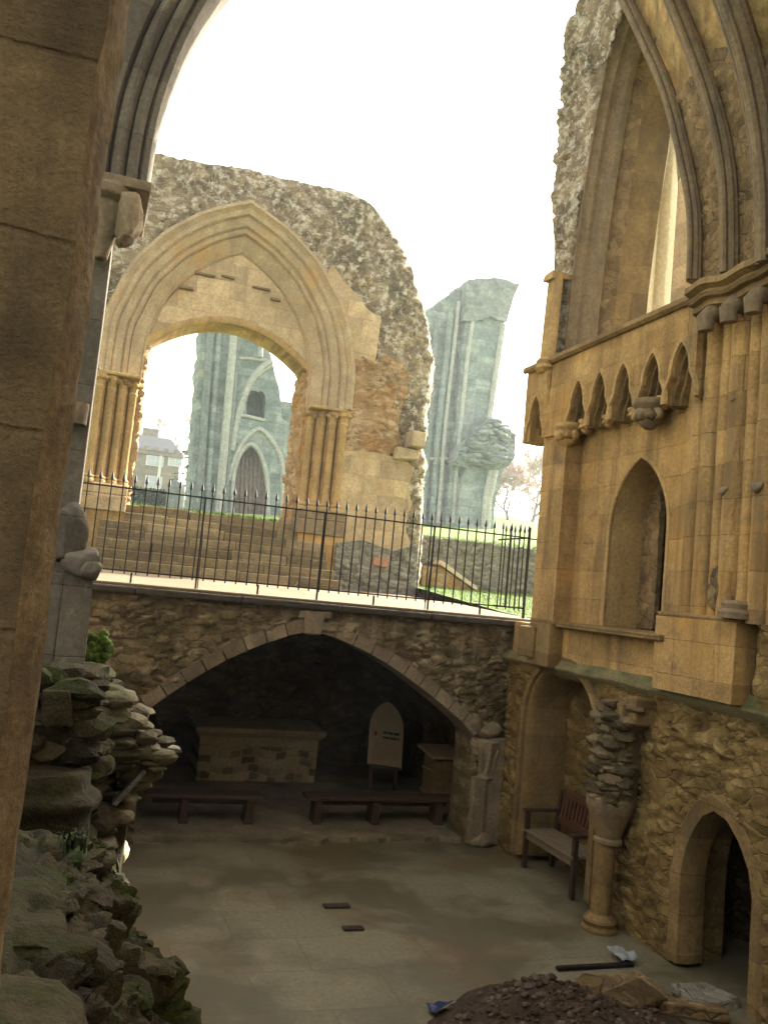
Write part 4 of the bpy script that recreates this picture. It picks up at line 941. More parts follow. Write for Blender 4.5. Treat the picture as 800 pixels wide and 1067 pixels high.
dh = tag(mb.build('earth_heap', M['dirt'], smooth='all'), 'low heap of dark brown earth dug up on the crypt floor', 'earth heap')
mb = MB(); random.seed(3)
for i in range(900):
    x = random.gauss(3.6, .6); y = random.gauss(5.6, .42)
    if not (2.3 < x < 4.9 and 4.4 < y < 6.7): continue
    r = random.choice((.006, .008, .008, .01, .012, .014, .018, .028))
    if heap(x, y) < ZF+.035: continue
    mb.rock((x, y, max(ZF, heap(x, y))+r*.3), r, i, 1, (1.2, 1, .7))
tag(mb.build('rubble_crumbs', stone('crumbs', [(.03, .022, .015), (.065, .047, .033), (.13, .10, .075)], None, patch=(.10, .055, .04), bump=.01), smooth=False), kind='stuff')
slabs = [((4.35, 5.78), .26, .13, .06, .35, 'chamber', 'dark brown angular slab propped against the right side of the earth heap'), ((4.80, 5.74), .26, .12, .06, -.5, 'rubweb', 'long brownish stone block lying at the foot of the doorway'), ((4.0, 5.95), .17, .10, .06, .8, 'chamber', 'small dark stone chunk on top of the earth heap'),
         ((4.45, 6.16), .30, .18, .02, .1, 'rubweb', 'flat brownish slab lying between the black plank and the earth heap'), ((5.05, 5.9), .22, .18, .06, .2, 'lowwall', 'flat grey threshold slab inside the lower doorway')]
for (p, a, b, h, r, m_, lab) in slabs:
    mb = MB(); z = max(ZF, heap(*p)) if p[0] < 4.9 else ZF
    mb.box(p[0]-a, p[0]+a, p[1]-b, p[1]+b, z-.02, z+h, jit=.035, rot=Matrix.Rotation(r, 3, 'Z') @ Matrix.Rotation(.09*(r-.3), 3, 'X'))
    tag(mb.build('loose_slab', M[m_], bevel=.02), lab, 'stone', 'loose slabs by the doorway')
mb = MB(); mb.box(4.10, 4.84, 6.52, 6.57, ZF-.01, ZF+.02)
tag(mb.build('pit_plank', M['iron'], bevel=.006), 'thin black plank lying on the floor beyond the earth heap', 'plank')
mb = MB(); grid(mb, [4.74+.018*i for i in range(10)], [6.55+.03*i for i in range(9)], lambda x, y: ZF+.05+.05*noise.noise(Vector((x*9, y*9, 1)))+.03*noise.noise(Vector((x*22, y*22, 5))))
o = mb.build('plastic_sheet', M['plastic'], smooth=True); sd = o.modifiers.new('solid', 'SOLIDIFY'); sd.thickness = .006
tag(o, 'crumpled pale plastic sheet at the foot of the column', 'plastic sheet')
mb = MB(); grid(mb, [2.72+.022*i for i in range(8)], [5.93+.02*i for i in range(7)], lambda x, y: heap(x, y)+.055+.04*noise.noise(Vector((x*14, y*14, 2))))
o = mb.build('plastic_scrap', M['blue'], smooth=True); sd = o.modifiers.new('solid', 'SOLIDIFY'); sd.thickness = .006
tag(o, 'small dark blue plastic scrap at the edge of the earth heap', 'plastic scrap')

# ------------------------------------------------------------------ left side
# near pillar
npil = thing('stone_pillar', 'big plain brown stone pillar with a broken edge coloured as lit, close on the left', 'pillar', (-.7, 2.4, -1.2))
def edge(z): return -.072+.010*noise.noise(Vector((z*2.2, 1, 1)))+.005*noise.noise(Vector((z*9, 2, 1)))
mb = MB(); rows = []; zs = [-1.6+.03*i for i in range(150)]
face = []
for z in zs:
    e = edge(z); wdt = .045+.018*noise.noise(Vector((z*1.3, 7, 3)))+.020*sm(1.0, -.3, z)
    row = [(-1.6, 2.2, z)] + [(-1.6+(e-wdt+1.6)*i/24 if i else -1.6, 2.2+.008*fbm(Vector((i*.25, z*3, 5)), 4)-.004*(1 if (math.floor(z/.62) % 2) else 0), z) for i in range(1, 25)]
    rows.append(row)
mb.loft(rows); mb.build('pillar_face', M['pillar'], npil, smooth='all')
mb = MB(); rows = []
for z in zs:
    e = edge(z); wdt = .045+.018*noise.noise(Vector((z*1.3, 7, 3)))+.020*sm(1.0, -.3, z)
    rows.append([(e-wdt+(wdt)*i/8+.004*noise.noise(Vector((z*14, i*.8, 2))), 2.2+.008*fbm(Vector((24*.25, z*3, 5)), 4)+.11*(i/8)**1.2+.012*noise.noise(Vector((z*8, i*.6, 9)))*(1 if 0 < i < 8 else 0), z) for i in range(9)] + [(e-.02, 2.36, z), (e-.05, 2.75, z), (-1.6, 2.75, z)])
mb.loft(rows); mb.build('broken_edge', M['pillarlit'], npil, smooth='all')
# wall respond farther along with the rib springing from its capital
wr = thing('wall_respond', 'grey wall respond with a capital and a moulded vault rib rising to the upper left', 'pillar', (-.2, 6.9, -.7))
mb = MB(); sheet(mb, [(-1.2, .05), (-.10, .05), (-.10, 2.75), (-1.2, 2.75)], PY(6.8), .05, .8, ashl(.008, 101, .6, .42)); mb.build('respond_shaft', M['greypil'], wr, smooth=True)
mb = MB(); sheet(mb, [(-.13, -.95), (.085, -.95), (.07, .06), (-.13, .09)], PY(6.62), .04, .9, ashl(.012, 103, .7, .42), srough=.01); sheet(mb, [(-1.1, -1.0), (-.135, -1.0), (-.135, .08), (-1.1, .08)], PY(6.66), .05, .9, ashl(.012, 104, .4, .42)); mb.build('respond_plinth', M['greypil'], wr, smooth=True)
mb = MB(); mb.rock((-.01, 6.6, .17), .13, 5, 3, (1.0, 1.0, .85)); mb.rock((.03, 6.52, .13), .075, 6, 3); mb.rock((-.14, 6.62, .36), .12, 7, 3, (1, 1, 1.6)); mb.build('worn_carving', M['greypil'], wr, smooth='all')
mb = MB(); mb.tube([(-.19, 6.7, 1.18), (-.19, 6.7, 1.34)], [.075, .08], 12); mb.build('shaft_ring', M['greym'], wr, smooth=True)
mb = MB(); mb.lathe((-.17, 6.72, 2.45), [(.05, 0), (.07, .1), (.10, .22), (.15, .36), (.14, .42), (.20, .46), (.20, .53), (.17, .56)], 12)
mb.box(-.5, .125, 6.55, 7.5, 2.98, 3.06); mb.build('respond_capital', M['greym'], wr, smooth=True, bevel=.01)
mb = MB(); mb.rock((.0, 6.62, 2.78), .12, 12, 3, (.8, 1, 1.4)); mb.rock((-.02, 6.58, 2.58), .06, 13, 3); mb.build('carved_corbel', M['greym'], wr, smooth='all')
arcL = smooth_pl([(-.5, 2.9), (.05, 3.08)], 1)
ribpath = smooth_pl([(.125, 3.06), (.125, 3.30), (.135, 3.55), (.16, 3.80), (.225, 4.15), (.315, 4.48), (.435, 4.81), (.66, 5.25), (1.0, 5.75)], 6)
prof = [(.0, .0), (.0, -.10), (.035, .02), (.075, .035), (.10, .0), (.11, .05), (.15, .08), (.19, .06), (.20, .02), (.215, .08), (.26, .12), (.30, .10), (.32, .05), (.34, .13), (.45, .16), (.6, .16)]
mb = MB(); psweep(mb, ribpath, PY(6.82), [(0.02, -.5), (0, -.2)] + prof[1:]); mb.build('vault_rib', M['greypil'], wr, smooth=True)
mb = MB(); sheet(mb, ragged([(-2.2, 3.05), (-.22, 3.05), (-.20, 3.6), (-.16, 4.0), (-.05, 4.4), (.15, 4.8), (.45, 5.3), (.9, 5.9), (-2.2, 6.2)], .02, 3, 3, keep=lambda u, v: v < 3.2), PY(6.85), .06, .7, rubble(.3, .16, .05, 111)); mb.build('rib_backing', M['rubtop'], wr, smooth='all')

mb = MB(); sheet(mb, [(7.7, -.6), (9.9, -.6), (9.9, 4.6), (9.3, 5.4), (8.4, 6.2), (7.7, 6.6)], PXr(-.42), .1, .8, rubble(.3, .16, .06, 113)); mb.build('north_shade_wall', M['rubtop'], wr, smooth='all', recalc=False)  # unseen stretch of north wall, added to keep skylight off the crypt
# rubble remains of the side wall under us : ledge and broken springing
lg = thing('rubble_ledge', 'dark mossy ledge of broken wall masonry falling away to the crypt floor', 'wall', (.2, 4.5, ZF))
def ledge_pt(s, y):
    """s 0..1 across: top of the ledge, edge, rough slope, foot"""
    pr = [(-1.6, -1.10), (-.5, -1.12), (-.02, -1.17), (.10, -1.22), (.20, -1.36), (.36, -1.62), (.55, -1.98), (.74, -2.35), (.86, -2.86)]
    t = s*(len(pr)-1); i = min(int(t), len(pr)-2); a, b = pr[i], pr[i+1]; f = t-i
    x = a[0]+(b[0]-a[0])*f; z = a[1]+(b[1]-a[1])*f
    z += -.42*sm(4.6, 5.8, y)*(1-s*.5) ; x -= .26*sm(4.6, 6.8, y)*s*s - .05*sm(3.2, 4.5, y)*s
    return x, z
f1 = rubble(.42, .30, .05, 121, fine=.0)
def ledge_surf(s, y):
    x, z = ledge_pt(s, y); q = sm(.30, .46, s); d1, c1 = f1(y*1.0, x*1.3+s*.5)
    nx, nz = (.15+.70*q, 1-.5*q)
    k = q*(.22*noise.noise(Vector((y*1.7, s*4, 3))) + .20*noise.noise(Vector((y*4.1, s*10, 9))) + .16*fbm(Vector((y*9, s*26, 4)), 5)) + (1-q)*(.07*fbm(Vector((y*3, x*5, 6)), 5)-.045*(1-c1[1]))
    rid = abs(noise.noise(Vector((y*3.3, s*9, 17)))); k -= .10*q*(1-sm(0, .12, rid))
    return Vector((x+nx*k, y+q*.06*noise.noise(Vector((y*5, s*14, 1))), z+nz*k*.9)), (c1[0]*.6+.2, 1-.6*(1-c1[1])*(1-q), .5, 1)
mb = MB(); NS = 150; rows = [[ledge_surf(j/NS, 2.0+i*.026) for j in range(20, NS+1)] for i in range(200)]
ids = [[mb.vert(p, c) for p, c in r] for r in rows]
for a, b in zip(ids, ids[1:]):
    for k in range(len(a)-1): mb.face(a[k], b[k], b[k+1], a[k+1])
random.seed(41)
for i in range(620):
    y = random.uniform(2.3, 7.0); s = random.uniform(.36, .98); p, _ = ledge_surf(s, y); r = random.choice((.02, .025, .03, .04, .05, .06, .09))
    mb.rock((p.x-.35*r, p.y, p.z-.35*r), r, i, 2, (1, 1.25, random.uniform(.5, .85)))
for i, (x, y, z, r, a, b_, c_) in enumerate(((-.12, 2.9, -1.17, .30, .8, 1.0, .25), (-.02, 3.5, -1.18, .28, .6, 1.0, .28), (-.16, 4.1, -1.17, .32, .8, .9, .24), (.02, 4.5, -1.26, .24, .6, 1.0, .3), (-.1, 5.0, -1.36, .3, .8, .9, .28), (.06, 3.05, -1.24, .2, .5, 1, .3), (.10, 3.9, -1.30, .18, .5, 1, .4))):
    mb.rock((x, y, z-.075), r, i+70, 4, (a, b_, c_*1.1))
mb.build('ledge_masonry', M['rubdark'], lg, smooth=True)
mb = MB(); sheet(mb, [(6.9, -3), (10.45, -3), (10.45, -1.7), (6.9, -1.5)], PXr(.46), .05, .4, rubble(.3, .15, .07, 123)); mb.build('wall_foot', M['rubdark'], lg, smooth='all', recalc=False)
# the broken springing that juts out
js = thing('broken_springing', 'jutting mass of thin broken rubble stones beside the tall grey respond', 'rubble mass', (.3, 7.1, -2))
mb = MB(); random.seed(11)
for i in range(620):
    t = random.random(); z = -.62-t*1.3
    if t < .5: xm = .22+.50*sm(0, .42, t)
    else: xm = .72-.34*sm(.5, .95, t)
    x = random.uniform(-.15, xm); y = 6.62+random.random()**2*.6
    if t > .5: y = 6.75+random.random()*.4
    s = random.choice((.035, .05, .065, .085, .12))
    mb.rock((x, y, z), s, i, 2, (1.2, 1.1, random.uniform(.3, .75)))
mb.build('rubble_stones', stone('springing_rubble', [(.025, .02, .012), (.065, .054, .034), (.12, .10, .066), (.20, .17, .115)], None, moss=(.06, .07, .025), mf=(.5, .68), bump=.025), js, smooth=False)
mb = MB(); mb.hexa([(-.25, 6.95, -1.85), (.30, 6.95, -1.85), (.3, 7.6, -1.85), (-.25, 7.6, -1.85), (-.3, 6.8, -.68), (.5, 6.9, -.95), (.5, 7.6, -.95), (-.3, 7.6, -.62)]); mb.build('core', M['rubdark'], js)
for (x, y, z, a, r) in ((.72, 6.95, -1.17, .15, .12), (.52, 6.75, -1.20, .12, .0), (.50, 6.7, -1.42, .15, -.9)):
    mb = MB(); mb.box(x-a, x+a, y-.09, y+.09, z-.018, z+.018, jit=.012, rot=Matrix.Rotation(r, 3, 'Y')); mb.build('projecting_slate', M['lowwall'], js, bevel=.006)
mb = MB(); mb.tube([(.40, 7.0, -2.9), (.42, 7.0, -2.3), (.44, 7.0, -1.9), (.40, 7.0, -1.5)], [.12, .11, .10, .16], 10); mb.build('stump_shaft', M['rubdark'], js, smooth=True)
# moulded base drum and blocks
cbse = thing('column_base', 'worn round moulded column base on the mossy ledge', 'column base', (-.02, 6.1, -1.6))
mb = MB(); mb.lathe((-.06, 6.0, -1.55), [(.30, -.35), (.30, 0), (.295, .10), (.30, .16), (.335, .19), (.352, .225), (.335, .26), (.29, .275), (.27, .30), (.26, .40)], 26)
for k, p in enumerate(mb.v): q = Vector(p); d = .025*noise.noise(q*6); mb.v[k] = (q.x+d, q.y+d, q.z+d)
mb.build('base_moulding', M['rubdark'], cbse, smooth='all')
mb = MB(); mb.box(-.8, .10, 6.3, 6.9, -1.4, -.65); random.seed(51)
for i in range(150):
    mb.rock((random.uniform(-.55, .17), random.uniform(6.1, 6.5), -1.2+random.random()*.62), random.choice((.05, .07, .09, .13)), i, 2, (1.3, 1, random.uniform(.45, .8)))
mb.build('base_block', M['rubdark'], cbse, smooth=False)
mb = MB(); mb.box(-.16, .03, 5.95, 6.3, -.86, -.66, jit=.03); mb.build('flat_stone', M['rubdark'], cbse, bevel=.02)
mb = MB(); mb.rock((.48, 7.09, -2.0), .085, 2, 3, (1, 1, 1.0)); mb.rock((.415, 7.08, -1.91), .05, 4, 2)
tag(mb.build('loose_stone', M['palelit'], smooth='all'), 'small pale sunlit stone on the edge of the dark ledge', 'stone')  # pale material puts the sunlight into this stone's colour
mb = MB(); random.seed(31)
for i in range(40): mb.rock((.17+random.uniform(-.09, .09), 7.2+random.uniform(-.05, .05), -.47+random.uniform(-.10, .10)), random.uniform(.02, .045), i, 2)
for i in range(0):
    x, y, z = .17+random.uniform(-.12, .12), 7.15+random.uniform(-.06, .06), -.45+random.uniform(-.12, .10); a = random.uniform(0, 6.3)
    mb.face(mb.vert((x-.008, y, z)), mb.vert((x+.008, y, z)), mb.vert((x+.03*math.cos(a), y-.03, z+random.uniform(.02, .06))))
tag(mb.build('moss_cushion', M['brightmoss'], smooth='all'), 'bright green moss cushion growing behind the grey respond', 'moss')
mb = MB(); random.seed(5)
for k in range(30):
    a = random.uniform(0, 6.28); L = random.uniform(.03, .09); b0 = Vector((.12+random.uniform(-.045, .045), 4.55+random.uniform(-.06, .06), -1.215))
    pr = None
    for q in range(6):
        t = q/5; p = b0+Vector((math.cos(a)*L*t, math.sin(a)*L*t, .08*math.sin(t*2.4))); w = Vector((-math.sin(a), math.cos(a), 0))*(.008*(1-t)+.002)*(1 if q % 2 else .5)
        c = (mb.vert(p+w), mb.vert(p-w))
        if pr: mb.face(pr[0], pr[1], c[1], c[0])
        pr = c
mb.rock((.12, 4.55, -1.24), .07, 3, 2, (1.0, 1.3, .45))
tag(mb.build('fern', M['fern'], recalc=False), 'small dark green fern growing on the mossy ledge', 'fern')

# ------------------------------------------------------------------ far ruined crossing piers
Y1 = 42.0
def PP1(x, y, Y=Y1): p = atY(x, y, Y); return (p.x, p.z)
lt = thing('ruined_crossing_pier', 'pale green ruined pier with a pointed door arch, seen through the big arch', 'ruin', (7, 42, 3))
ol = [PP1(*p) for p in [(196, 545), (203, 440), (214, 300), (226, 205), (285, 210), (276, 300), (272, 345), (276, 358), (282, 370), (287, 392), (291, 404), (293, 436), (303, 442), (305, 458), (303, 480), (300, 545)]]
dor = [PP1(*p) for p in [(242, 548), (243, 500), (248, 478), (255, 467), (262, 463), (269, 469), (275, 483), (279, 505), (279, 548)]]
nic = [PP1(*p) for p in [(256.5, 433), (258, 415), (261, 407), (264.5, 406), (267, 411), (270, 407), (274, 407), (277, 414), (276, 436)]]
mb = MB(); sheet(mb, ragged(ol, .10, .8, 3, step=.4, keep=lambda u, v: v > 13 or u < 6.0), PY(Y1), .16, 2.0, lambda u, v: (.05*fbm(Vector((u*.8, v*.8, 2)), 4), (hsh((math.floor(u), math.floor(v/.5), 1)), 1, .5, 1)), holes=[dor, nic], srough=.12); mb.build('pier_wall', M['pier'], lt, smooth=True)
mb = MB(); sheet(mb, [(6, 2), (9.3, 2), (9.3, 9.4), (6, 9.4)], PY(Y1+1.2), .3, .3, rubble(.9, .5, .1, 141), sides=False); mb.build('niche_back', M['pierdk'], lt, smooth='all')
def px_tube(mb, pts, r, Y, n=8, off=0): mb.tube([tuple(atY(x, y, Y-off)) for x, y in pts], r, n)
for pl, r, m_, o in (([(206, 545), (213, 440), (221, 330), (230, 210)], .20, 'pierdk', .05), ([(215, 545), (222, 440), (230, 330), (238, 210)], .14, 'pier', .1), ([(227, 545), (236, 440), (244.5, 340), (252, 210)], .20, 'pierm', .25), ([(233, 545), (241, 440), (249, 345), (255, 210)], .12, 'pierdk', .15), ([(271, 372), (273, 345), (277, 210)], .14, 'pierm', .2)):
    mb = MB(); px_tube(mb, pl, r, Y1, 8, o); mb.build('wall_shaft', M[m_], lt, smooth=True)
for pl, r in (([(238, 500), (242, 485), (250, 466), (260, 453), (270, 447), (280, 455), (289, 468), (294, 482), (295, 500), (294, 540)], .13), ([(242, 470), (246, 440), (252, 418), (262, 396), (272, 384), (283, 376)], .16), ([(248, 440), (255, 415), (264, 396), (274, 387), (284, 381)], .10), ([(243, 373), (262, 374), (281, 376)], .09), ([(243, 432), (258, 434), (276, 438)], .09), ([(242, 540), (243, 500), (248, 478), (255, 467), (262, 463), (269, 469), (275, 483), (279, 505), (279, 545)], .12)):
    mb = MB(); px_tube(mb, smooth_pl(pl, 4), r, Y1, 6, .02); mb.build('moulding', M['pierm'], lt, smooth=True)
mb = MB()
for k in range(7): px_tube(mb, [(246+k*4.6, 548), (249+k*4.6, 455)], .13, Y1+.8, 6)
mb.build('door_shafts', stone('door_shafts', [(.13, .11, .1), (.2, .17, .15), (.28, .23, .19)], None, bump=.02, grain=6), lt, smooth=True)
# second pier on the right
rt2 = thing('ruined_crossing_pier', 'tall pale ruined pier with an overhanging broken top, right of the arch wall', 'ruin', (17, 42, 3.5))
ol = [PP1(*p) for p in [(462, 560), (472, 470), (480, 380), (489, 292), (513, 291), (538, 298), (530, 318), (525, 335), (521, 352), (514, 395), (507, 440), (500, 505), (506, 560)]]
fd = lambda u, v: (.05*fbm(Vector((u*.9, v*.9, 5)), 4), (hsh((math.floor(u/1.1), math.floor(v/.5), 2)), 1, .5, 1))
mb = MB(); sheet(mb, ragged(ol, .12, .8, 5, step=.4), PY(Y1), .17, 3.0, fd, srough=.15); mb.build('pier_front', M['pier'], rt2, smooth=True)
ol = [PP1(*p) for p in [(424, 560), (436, 440), (444, 326), (466, 308), (490, 292), (482, 380), (474, 470), (466, 560)]]
mb = MB(); sheet(mb, ragged(ol, .10, .8, 8, step=.4), PY(Y1+.5), .2, 2.6, fd, srough=.12); mb.build('pier_side', M['pier'], rt2, smooth=True)
ol = [PP1(*p) for p in [(480, 335), (486, 292), (513, 290), (539, 297), (531, 318), (526, 337), (508, 330), (492, 336)]]
mb = MB(); sheet(mb, ragged(ol, .15, .8, 9, step=.3), PY(Y1-.2), .11, 2.6, rubble(.45, .28, .05, 151, big=.08), srough=.1); mb.build('broken_top', M['pierdk'], rt2, smooth='all')
ol = [PP1(*p) for p in [(466, 482), (474, 464), (488, 452), (502, 438), (510, 446), (522, 446), (530, 455), (528, 475), (520, 488), (505, 492), (490, 486), (476, 490)]]
mb = MB(); sheet(mb, ragged(ol, .15, .8, 11, step=.3), PY(Y1-.9), .10, 2.6, rubble(.40, .2, .11, 153, big=.22, fine=.7), srough=.15); random.seed(61); jp = [PP1(*p) for p in [(470, 482), (476, 466), (490, 455), (503, 441), (520, 450), (526, 460), (522, 482), (505, 489), (485, 485)]]
for i in range(260):
    u = random.uniform(17.2, 20.2); v = random.uniform(7.2, 10)
    if inpoly(u, v, jp): mb.rock((u, Y1-1.0-random.random()*.35, v), random.choice((.10, .14, .18, .24)), i, 2, (1.2, .8, .65))
mb.build('jutting_core', M['pierdk'], rt2, smooth=True)
ol = [PP1(*p) for p in [(470, 560), (476, 500), (482, 486), (500, 490), (520, 486), (514, 505), (510, 530), (508, 560)]]
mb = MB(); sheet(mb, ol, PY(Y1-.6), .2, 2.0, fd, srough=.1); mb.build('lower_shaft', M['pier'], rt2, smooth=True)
for pl, r, m_, o in (([(449, 545), (457, 440), (464, 380), (470, 322)], .18, 'pier', -.3), ([(456, 545), (464, 440), (478, 314)], .12, 'pierm', -.25), ([(440, 545), (448, 440), (455, 328)], .14, 'pierdk', -.3), ([(472, 545), (478, 460), (486, 380), (492, 335)], .12, 'pierm', .1), ([(501, 505), (509, 440), (517, 385), (524, 338)], .17, 'pierm', .1), ([(507, 555), (509, 520), (516, 490)], .2, 'pierm', .7), ([(503, 556), (505, 520), (511, 488)], .14, 'pierm', .75)):
    mb = MB(); px_tube(mb, pl, r, Y1, 8, o); mb.build('pier_shaft', M[m_], rt2, smooth=True)
for pl, r in (([(476, 485), (482, 474), (500, 478), (514, 486)], .16), ([(446, 478), (456, 478), (466, 478)], .1)):
    mb = MB(); px_tube(mb, pl, r, Y1, 6, .7 if pl[0][1] > 480 else -.3); mb.build('moulding', M['pierm'], rt2, smooth=True)

# ------------------------------------------------------------------ house, hedge, headstone, trees
hs = thing('stone_house', 'cream stone country house with grey slate roof and white sash windows', 'house', (6, 95, 7.5))
YH = 95
def PH(x, y): p = atY(x, y, YH); return (p.x, p.z)
(x0, ze) = PH(137, 470); x1 = PH(189, 471)[0]; zr = PH(165, 452)[1]
mb = MB(); mb.box(x0-8, x1, YH, YH+9, 6.5, ze); mb.build('wall', M['cream'], hs)
mb = MB(); mb.hexa([(x0-8.4, YH-.4, ze+.3), (x1+.2, YH-.4, ze+.3), (x1+.2, YH+9.4, ze+.3), (x0-8.4, YH+9.4, ze+.3), (x0-6, YH+2.6, zr), (x1-1.0, YH+2.6, zr), (x1-1.0, YH+6.4, zr), (x0-6, YH+6.4, zr)]); mb.build('roof', M['slate'], hs)
mb = MB(); mb.box(x0-8.2, x1+.25, YH-.3, YH, ze-.1, ze+.35)
for k in range(16): mb.box(x0-8.2+k*1.05, x0-7.75+k*1.05, YH-.32, YH-.02, ze+.35, ze+.75)
mb.build('parapet', M['cream'], hs)
mb = MB(); mb.box(*[PH(151, 450)[0], PH(168, 450)[0]], YH+4, YH+5.5, zr-.5, zr+1.1); mb.build('chimney', M['cream'], hs)
for (a, b) in (((153, 474), (170, 487)), ((152, 495), (168, 510)), ((176, 474), (189, 487))):
    (u0, w1), (u1, w0) = PH(*a), PH(*b)
    mb = MB(); mb.box(u0, u1, YH-.12, YH-.01, w0, w1); f = mb.build('window', M['white'], hs)
    if a[0] == 176: f.location.z -= 0
    mb = MB()
    for i in range(2):
        for j in range(2): mb.box(u0+.15+i*(u1-u0-.15)/2, u0+i*(u1-u0-.15)/2+(u1-u0)/2, YH-.16, YH-.125, w0+.12+j*(w1-w0-.1)/2, w0+j*(w1-w0-.1)/2+(w1-w0)/2)
    mb.build('pane', M['pane'], f, world=False)
mb = MB(); mb.box(x1-2.2, x1-1.9, YH-.3, YH-.02, 6.5, ze); mb.build('downpipe', M['white'], hs)
def leafball(mb, c, r, n, s, seed, sq=(1, 1, 1)):
    random.seed(seed)
    for i in range(n):
        d = Vector((random.gauss(0, 1), random.gauss(0, 1), random.gauss(0, 1))).normalized()*random.uniform(.55, 1.0)**.5
        p = Vector((c[0]+d.x*r*sq[0], c[1]+d.y*r*sq[1], c[2]+d.z*r*sq[2]))
        a = Vector((random.gauss(0, 1), random.gauss(0, 1), random.gauss(0, 1))).normalized()*s; b = a.cross(Vector((random.gauss(0, 1), random.gauss(0, 1), random.gauss(0, 1)))).normalized()*s
        k = [mb.vert(p+a), mb.vert(p+b), mb.vert(p-a), mb.vert(p-b)]; mb.face(*k)
mb = MB()
ha, hb = atY(120, 519, 52), atY(178, 523, 52)
for i in range(16): leafball(mb, (ha.x+(hb.x-ha.x)*i/15, 52, 4.35), .5, 240, .07, i, (1, .9, 1.15))
tag(mb.build('hedge', M['hedge'], recalc=False), 'clipped dark green hedge in front of the cream house', 'hedge')
hd = thing('headstone', 'pair-like thick round topped grey stone stump left of the pale pier', 'stone', (3.55, 40, 2.9))
hd['label'] = 'thick round topped grey standing stone left of the pale door pier'
q = lambda x, y: (atY(x, y, 40).x, atY(x, y, 40).z)
mb = MB(); o = [q(*p) for p in [(173, 540), (175, 510), (178, 502), (183, 499), (187, 502), (188, 512), (186, 540)]]; mb.prism(o, PY(40), -.6, 0); mb.build('stone_front', M['pierdk'], hd, bevel=.03)
mb = MB(); o = [q(*p) for p in [(185, 540), (188, 512), (187, 502), (190, 501), (193, 506), (193, 516), (190, 540)]]; mb.prism(o, PY(40.15), -.7, 0); mb.build('stone_side', M['pierm'], hd, bevel=.03)

def bare_tree(name, label, base, H, seed, spread=.55, depth=6, group='bare trees beyond the lawn', r0=None, twigs=True):
    random.seed(seed); t = thing(name, label, 'tree', base, group)
    tk, tw = MB(), MB(); r0 = r0 or H*.022
    def br(p, d, L, r, k):
        n = 3; pts = [p]; q = p.copy(); dd = d.copy()
        for i in range(n):
            dd = (dd + Vector((random.gauss(0, .13), random.gauss(0, .13), random.gauss(.03, .1)))).normalized(); q = q+dd*L/n; pts.append(q.copy())
        (tk if k > depth-3 else tw).tube(pts, [r, r*.88, r*.76, r*.66], 5 if k > depth-3 else 3, cap=False)
        if k == 0: return
        m = 3 if k > 2 else random.choice((3, 4))
        for i in range(m):
            a = Vector((random.gauss(0, 1), random.gauss(0, 1), random.gauss(0, 1))); a = (a - dd*a.dot(dd)).normalized()
            s = random.uniform(.5, 1.0)*spread*1.3; nd = (dd*math.cos(s)+a*math.sin(s)+Vector((0, 0, .08))).normalized()
            br(pts[-1] if i < 2 else pts[-2], nd, L*random.uniform(.66, .86), max(.028, r*.6), k-1)
    br(Vector(base), Vector((random.gauss(0, .05), 0, 1)), H*.24, r0, depth)
    tk.build('trunk', M['bark'], t, smooth='all', recalc=False); tw.build('crown', M['twig'], t, recalc=False)
b = lambda x, y, Y: tuple(atY(x, y, Y))
bare_tree('bare_tree', 'bare pinkish tree closest to the tall ruined pier, below its overhang', b(530, 558, 58), 7.2, 33, depth=7, spread=.6)
bare_tree('bare_tree', 'bare twiggy tree partly hidden by the corner of the chapel wall', b(552, 558, 66), 9.5, 37, depth=7, spread=.6)
bare_tree('bare_tree', 'pale bare tree rising above the roof of the cream house', b(176, 500, 125), 13, 12)
bare_tree('bare_tree', 'small pale bare tree above the house at the arch jamb', b(150, 498, 130), 11, 15)
# conifer
ct = thing('conifer_tree', 'dark green layered conifer beside the house and the pale pier', 'tree', b(206, 528, 60))
bx, by, bz = b(206, 528, 60); tx, ty, tz = b(214, 405, 60); H = tz-bz
mb = MB(); mb.tube([(bx, by, bz), (bx+.1, by, tz)], [.22, .03], 7); mb.build('trunk', M['bark'], ct, smooth='all')
mb = MB(); random.seed(21)
for k in range(16):
    z = bz+.6+(H-.6)*k/16; R = (2.0*(1-k/17)+.25)
    for q in range(9):
        a = random.uniform(0, 6.28); L = R*random.uniform(.6, 1.1); 
        for i in range(int(26*L)+8):
            t = random.random()**.7; c = Vector((bx+math.cos(a)*L*t, by+math.sin(a)*L*t, z-.22*L*t+random.gauss(0, .06)))
            c += Vector((random.gauss(0, .1), random.gauss(0, .1), 0)); u = Vector((math.cos(a+random.gauss(0, .8)), math.sin(a+random.gauss(0, .8)), -.2))*.17; w = Vector((-u.y, u.x, random.gauss(0, .06)))*.35
            kk = [mb.vert(c+u), mb.vert(c+w), mb.vert(c-u), mb.vert(c-w)]; mb.face(*kk)
mb.build('crown', M['conif'], ct, recalc=False)
# grass blades on the near bank
mb = MB(); random.seed(8)
for i in range(3500):
    x = random.uniform(5.95, 9.5); y = random.uniform(11.2, 16.4); z = lawn_h(x, y); h = random.uniform(.015, .04); a = random.uniform(0, 3.14); w = .006
    dx, dy = math.cos(a)*w, math.sin(a)*w; l = random.gauss(0, .02)
    mb.face(mb.vert((x-dx, y-dy, z)), mb.vert((x+dx, y+dy, z)), mb.vert((x+l, y+l, z+h)))
for i in range(9000):
    x = random.uniform(0, 16); y = 16.6+random.random()**2*9; z = lawn_h(x, y); h = random.uniform(.04, .1); a = random.uniform(0, 3.14); w = .008
    dx, dy = math.cos(a)*w, math.sin(a)*w; l = random.gauss(0, .02)
    mb.face(mb.vert((x-dx, y-dy, z)), mb.vert((x+dx, y+dy, z)), mb.vert((x+l, y+l, z+h)))
tag(mb.build('grass', M['grass'], recalc=False), kind='stuff')

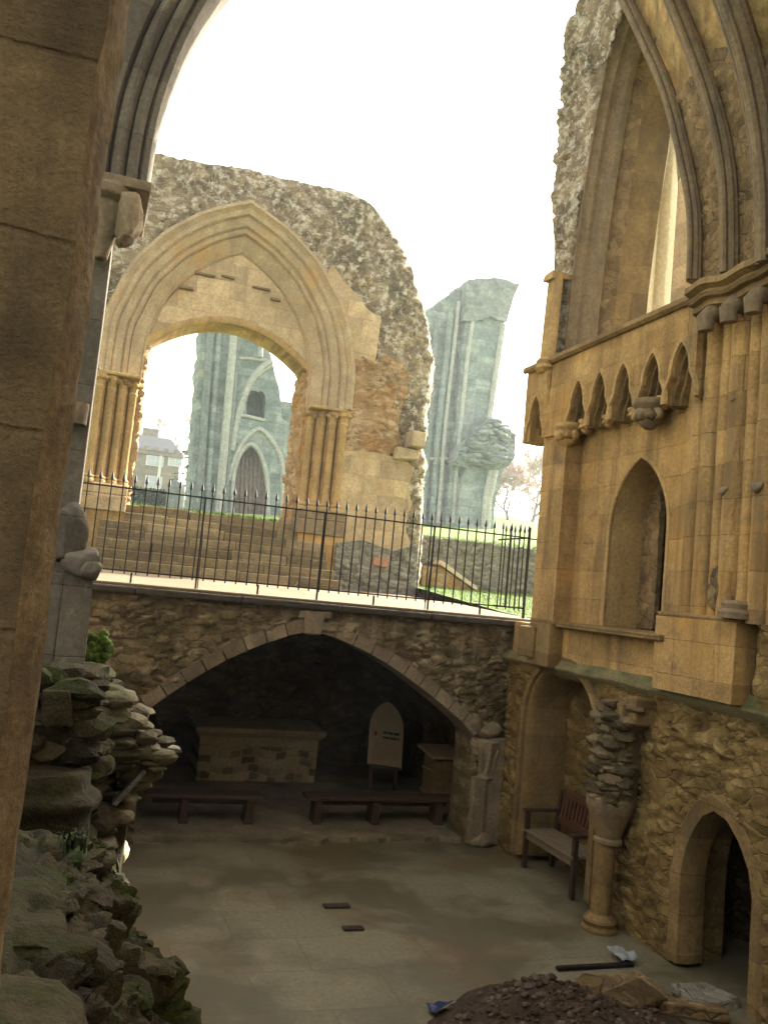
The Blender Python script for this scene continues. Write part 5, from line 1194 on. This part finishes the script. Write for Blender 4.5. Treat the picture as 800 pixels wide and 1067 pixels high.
# ------------------------------------------------------------------ air: thin volume added to stand in for lens flare
hz = bpy.data.materials.new('flare_veil'); hz.use_nodes = True; hn = hz.node_tree; hn.nodes.clear()
ho = hn.nodes.new('ShaderNodeOutputMaterial'); hv_ = hn.nodes.new('ShaderNodeVolumePrincipled'); hn.links.new(hv_.outputs[0], ho.inputs['Volume'])
hv_.inputs['Color'].default_value = (.88, .95, 1.0, 1); hv_.inputs['Density'].default_value = .0009; hv_.inputs['Anisotropy'].default_value = .45
mb = MB(); mb.box(-112, 112, -42, 182, -4.2, 24)
tag(mb.build('flare_veil', hz), kind='stuff')
# ------------------------------------------------------------------ light
SUN_AZ = math.radians(60); SUN_EL = math.radians(29)      # azimuth clockwise from +Y
w = bpy.data.worlds.new('World'); scene.world = w; w.use_nodes = True; nt = w.node_tree
bg = nt.nodes['Background']; sky = nt.nodes.new('ShaderNodeTexSky'); sky.sky_type = 'NISHITA'; sky.sun_disc = False
sky.sun_elevation = SUN_EL; sky.sun_rotation = SUN_AZ; sky.air_density = 1.0; sky.dust_density = 4.0; sky.ozone_density = 1.0
hs_ = nt.nodes.new('ShaderNodeHueSaturation'); hs_.inputs['Saturation'].default_value = .25; nt.links.new(sky.outputs[0], hs_.inputs['Color'])
tn = nt.nodes.new('ShaderNodeMix'); tn.data_type = 'RGBA'; tn.blend_type = 'MULTIPLY'; tn.inputs[0].default_value = 1; tn.inputs[7].default_value = (1.07, 1.0, .87, 1); nt.links.new(hs_.outputs[0], tn.inputs[6])
nt.links.new(tn.outputs[2], bg.inputs[0]); bg.inputs[1].default_value = .15
sl = bpy.data.lights.new('sun', 'SUN'); sl.energy = 4.0; sl.angle = math.radians(.5); sl.color = (1, .93, .80)
so = bpy.data.objects.new('sun', sl); COL.objects.link(so); so.location = (20, 10, 20)
d = Vector((math.sin(SUN_AZ)*math.cos(SUN_EL), math.cos(SUN_AZ)*math.cos(SUN_EL), math.sin(SUN_EL)))
so.rotation_euler = d.to_track_quat('Z', 'Y').to_euler()
vs = scene.view_settings; vs.view_transform = 'Standard'; vs.look = 'None'; vs.gamma = 1; vs.use_curve_mapping = False; vs.exposure = 2.35
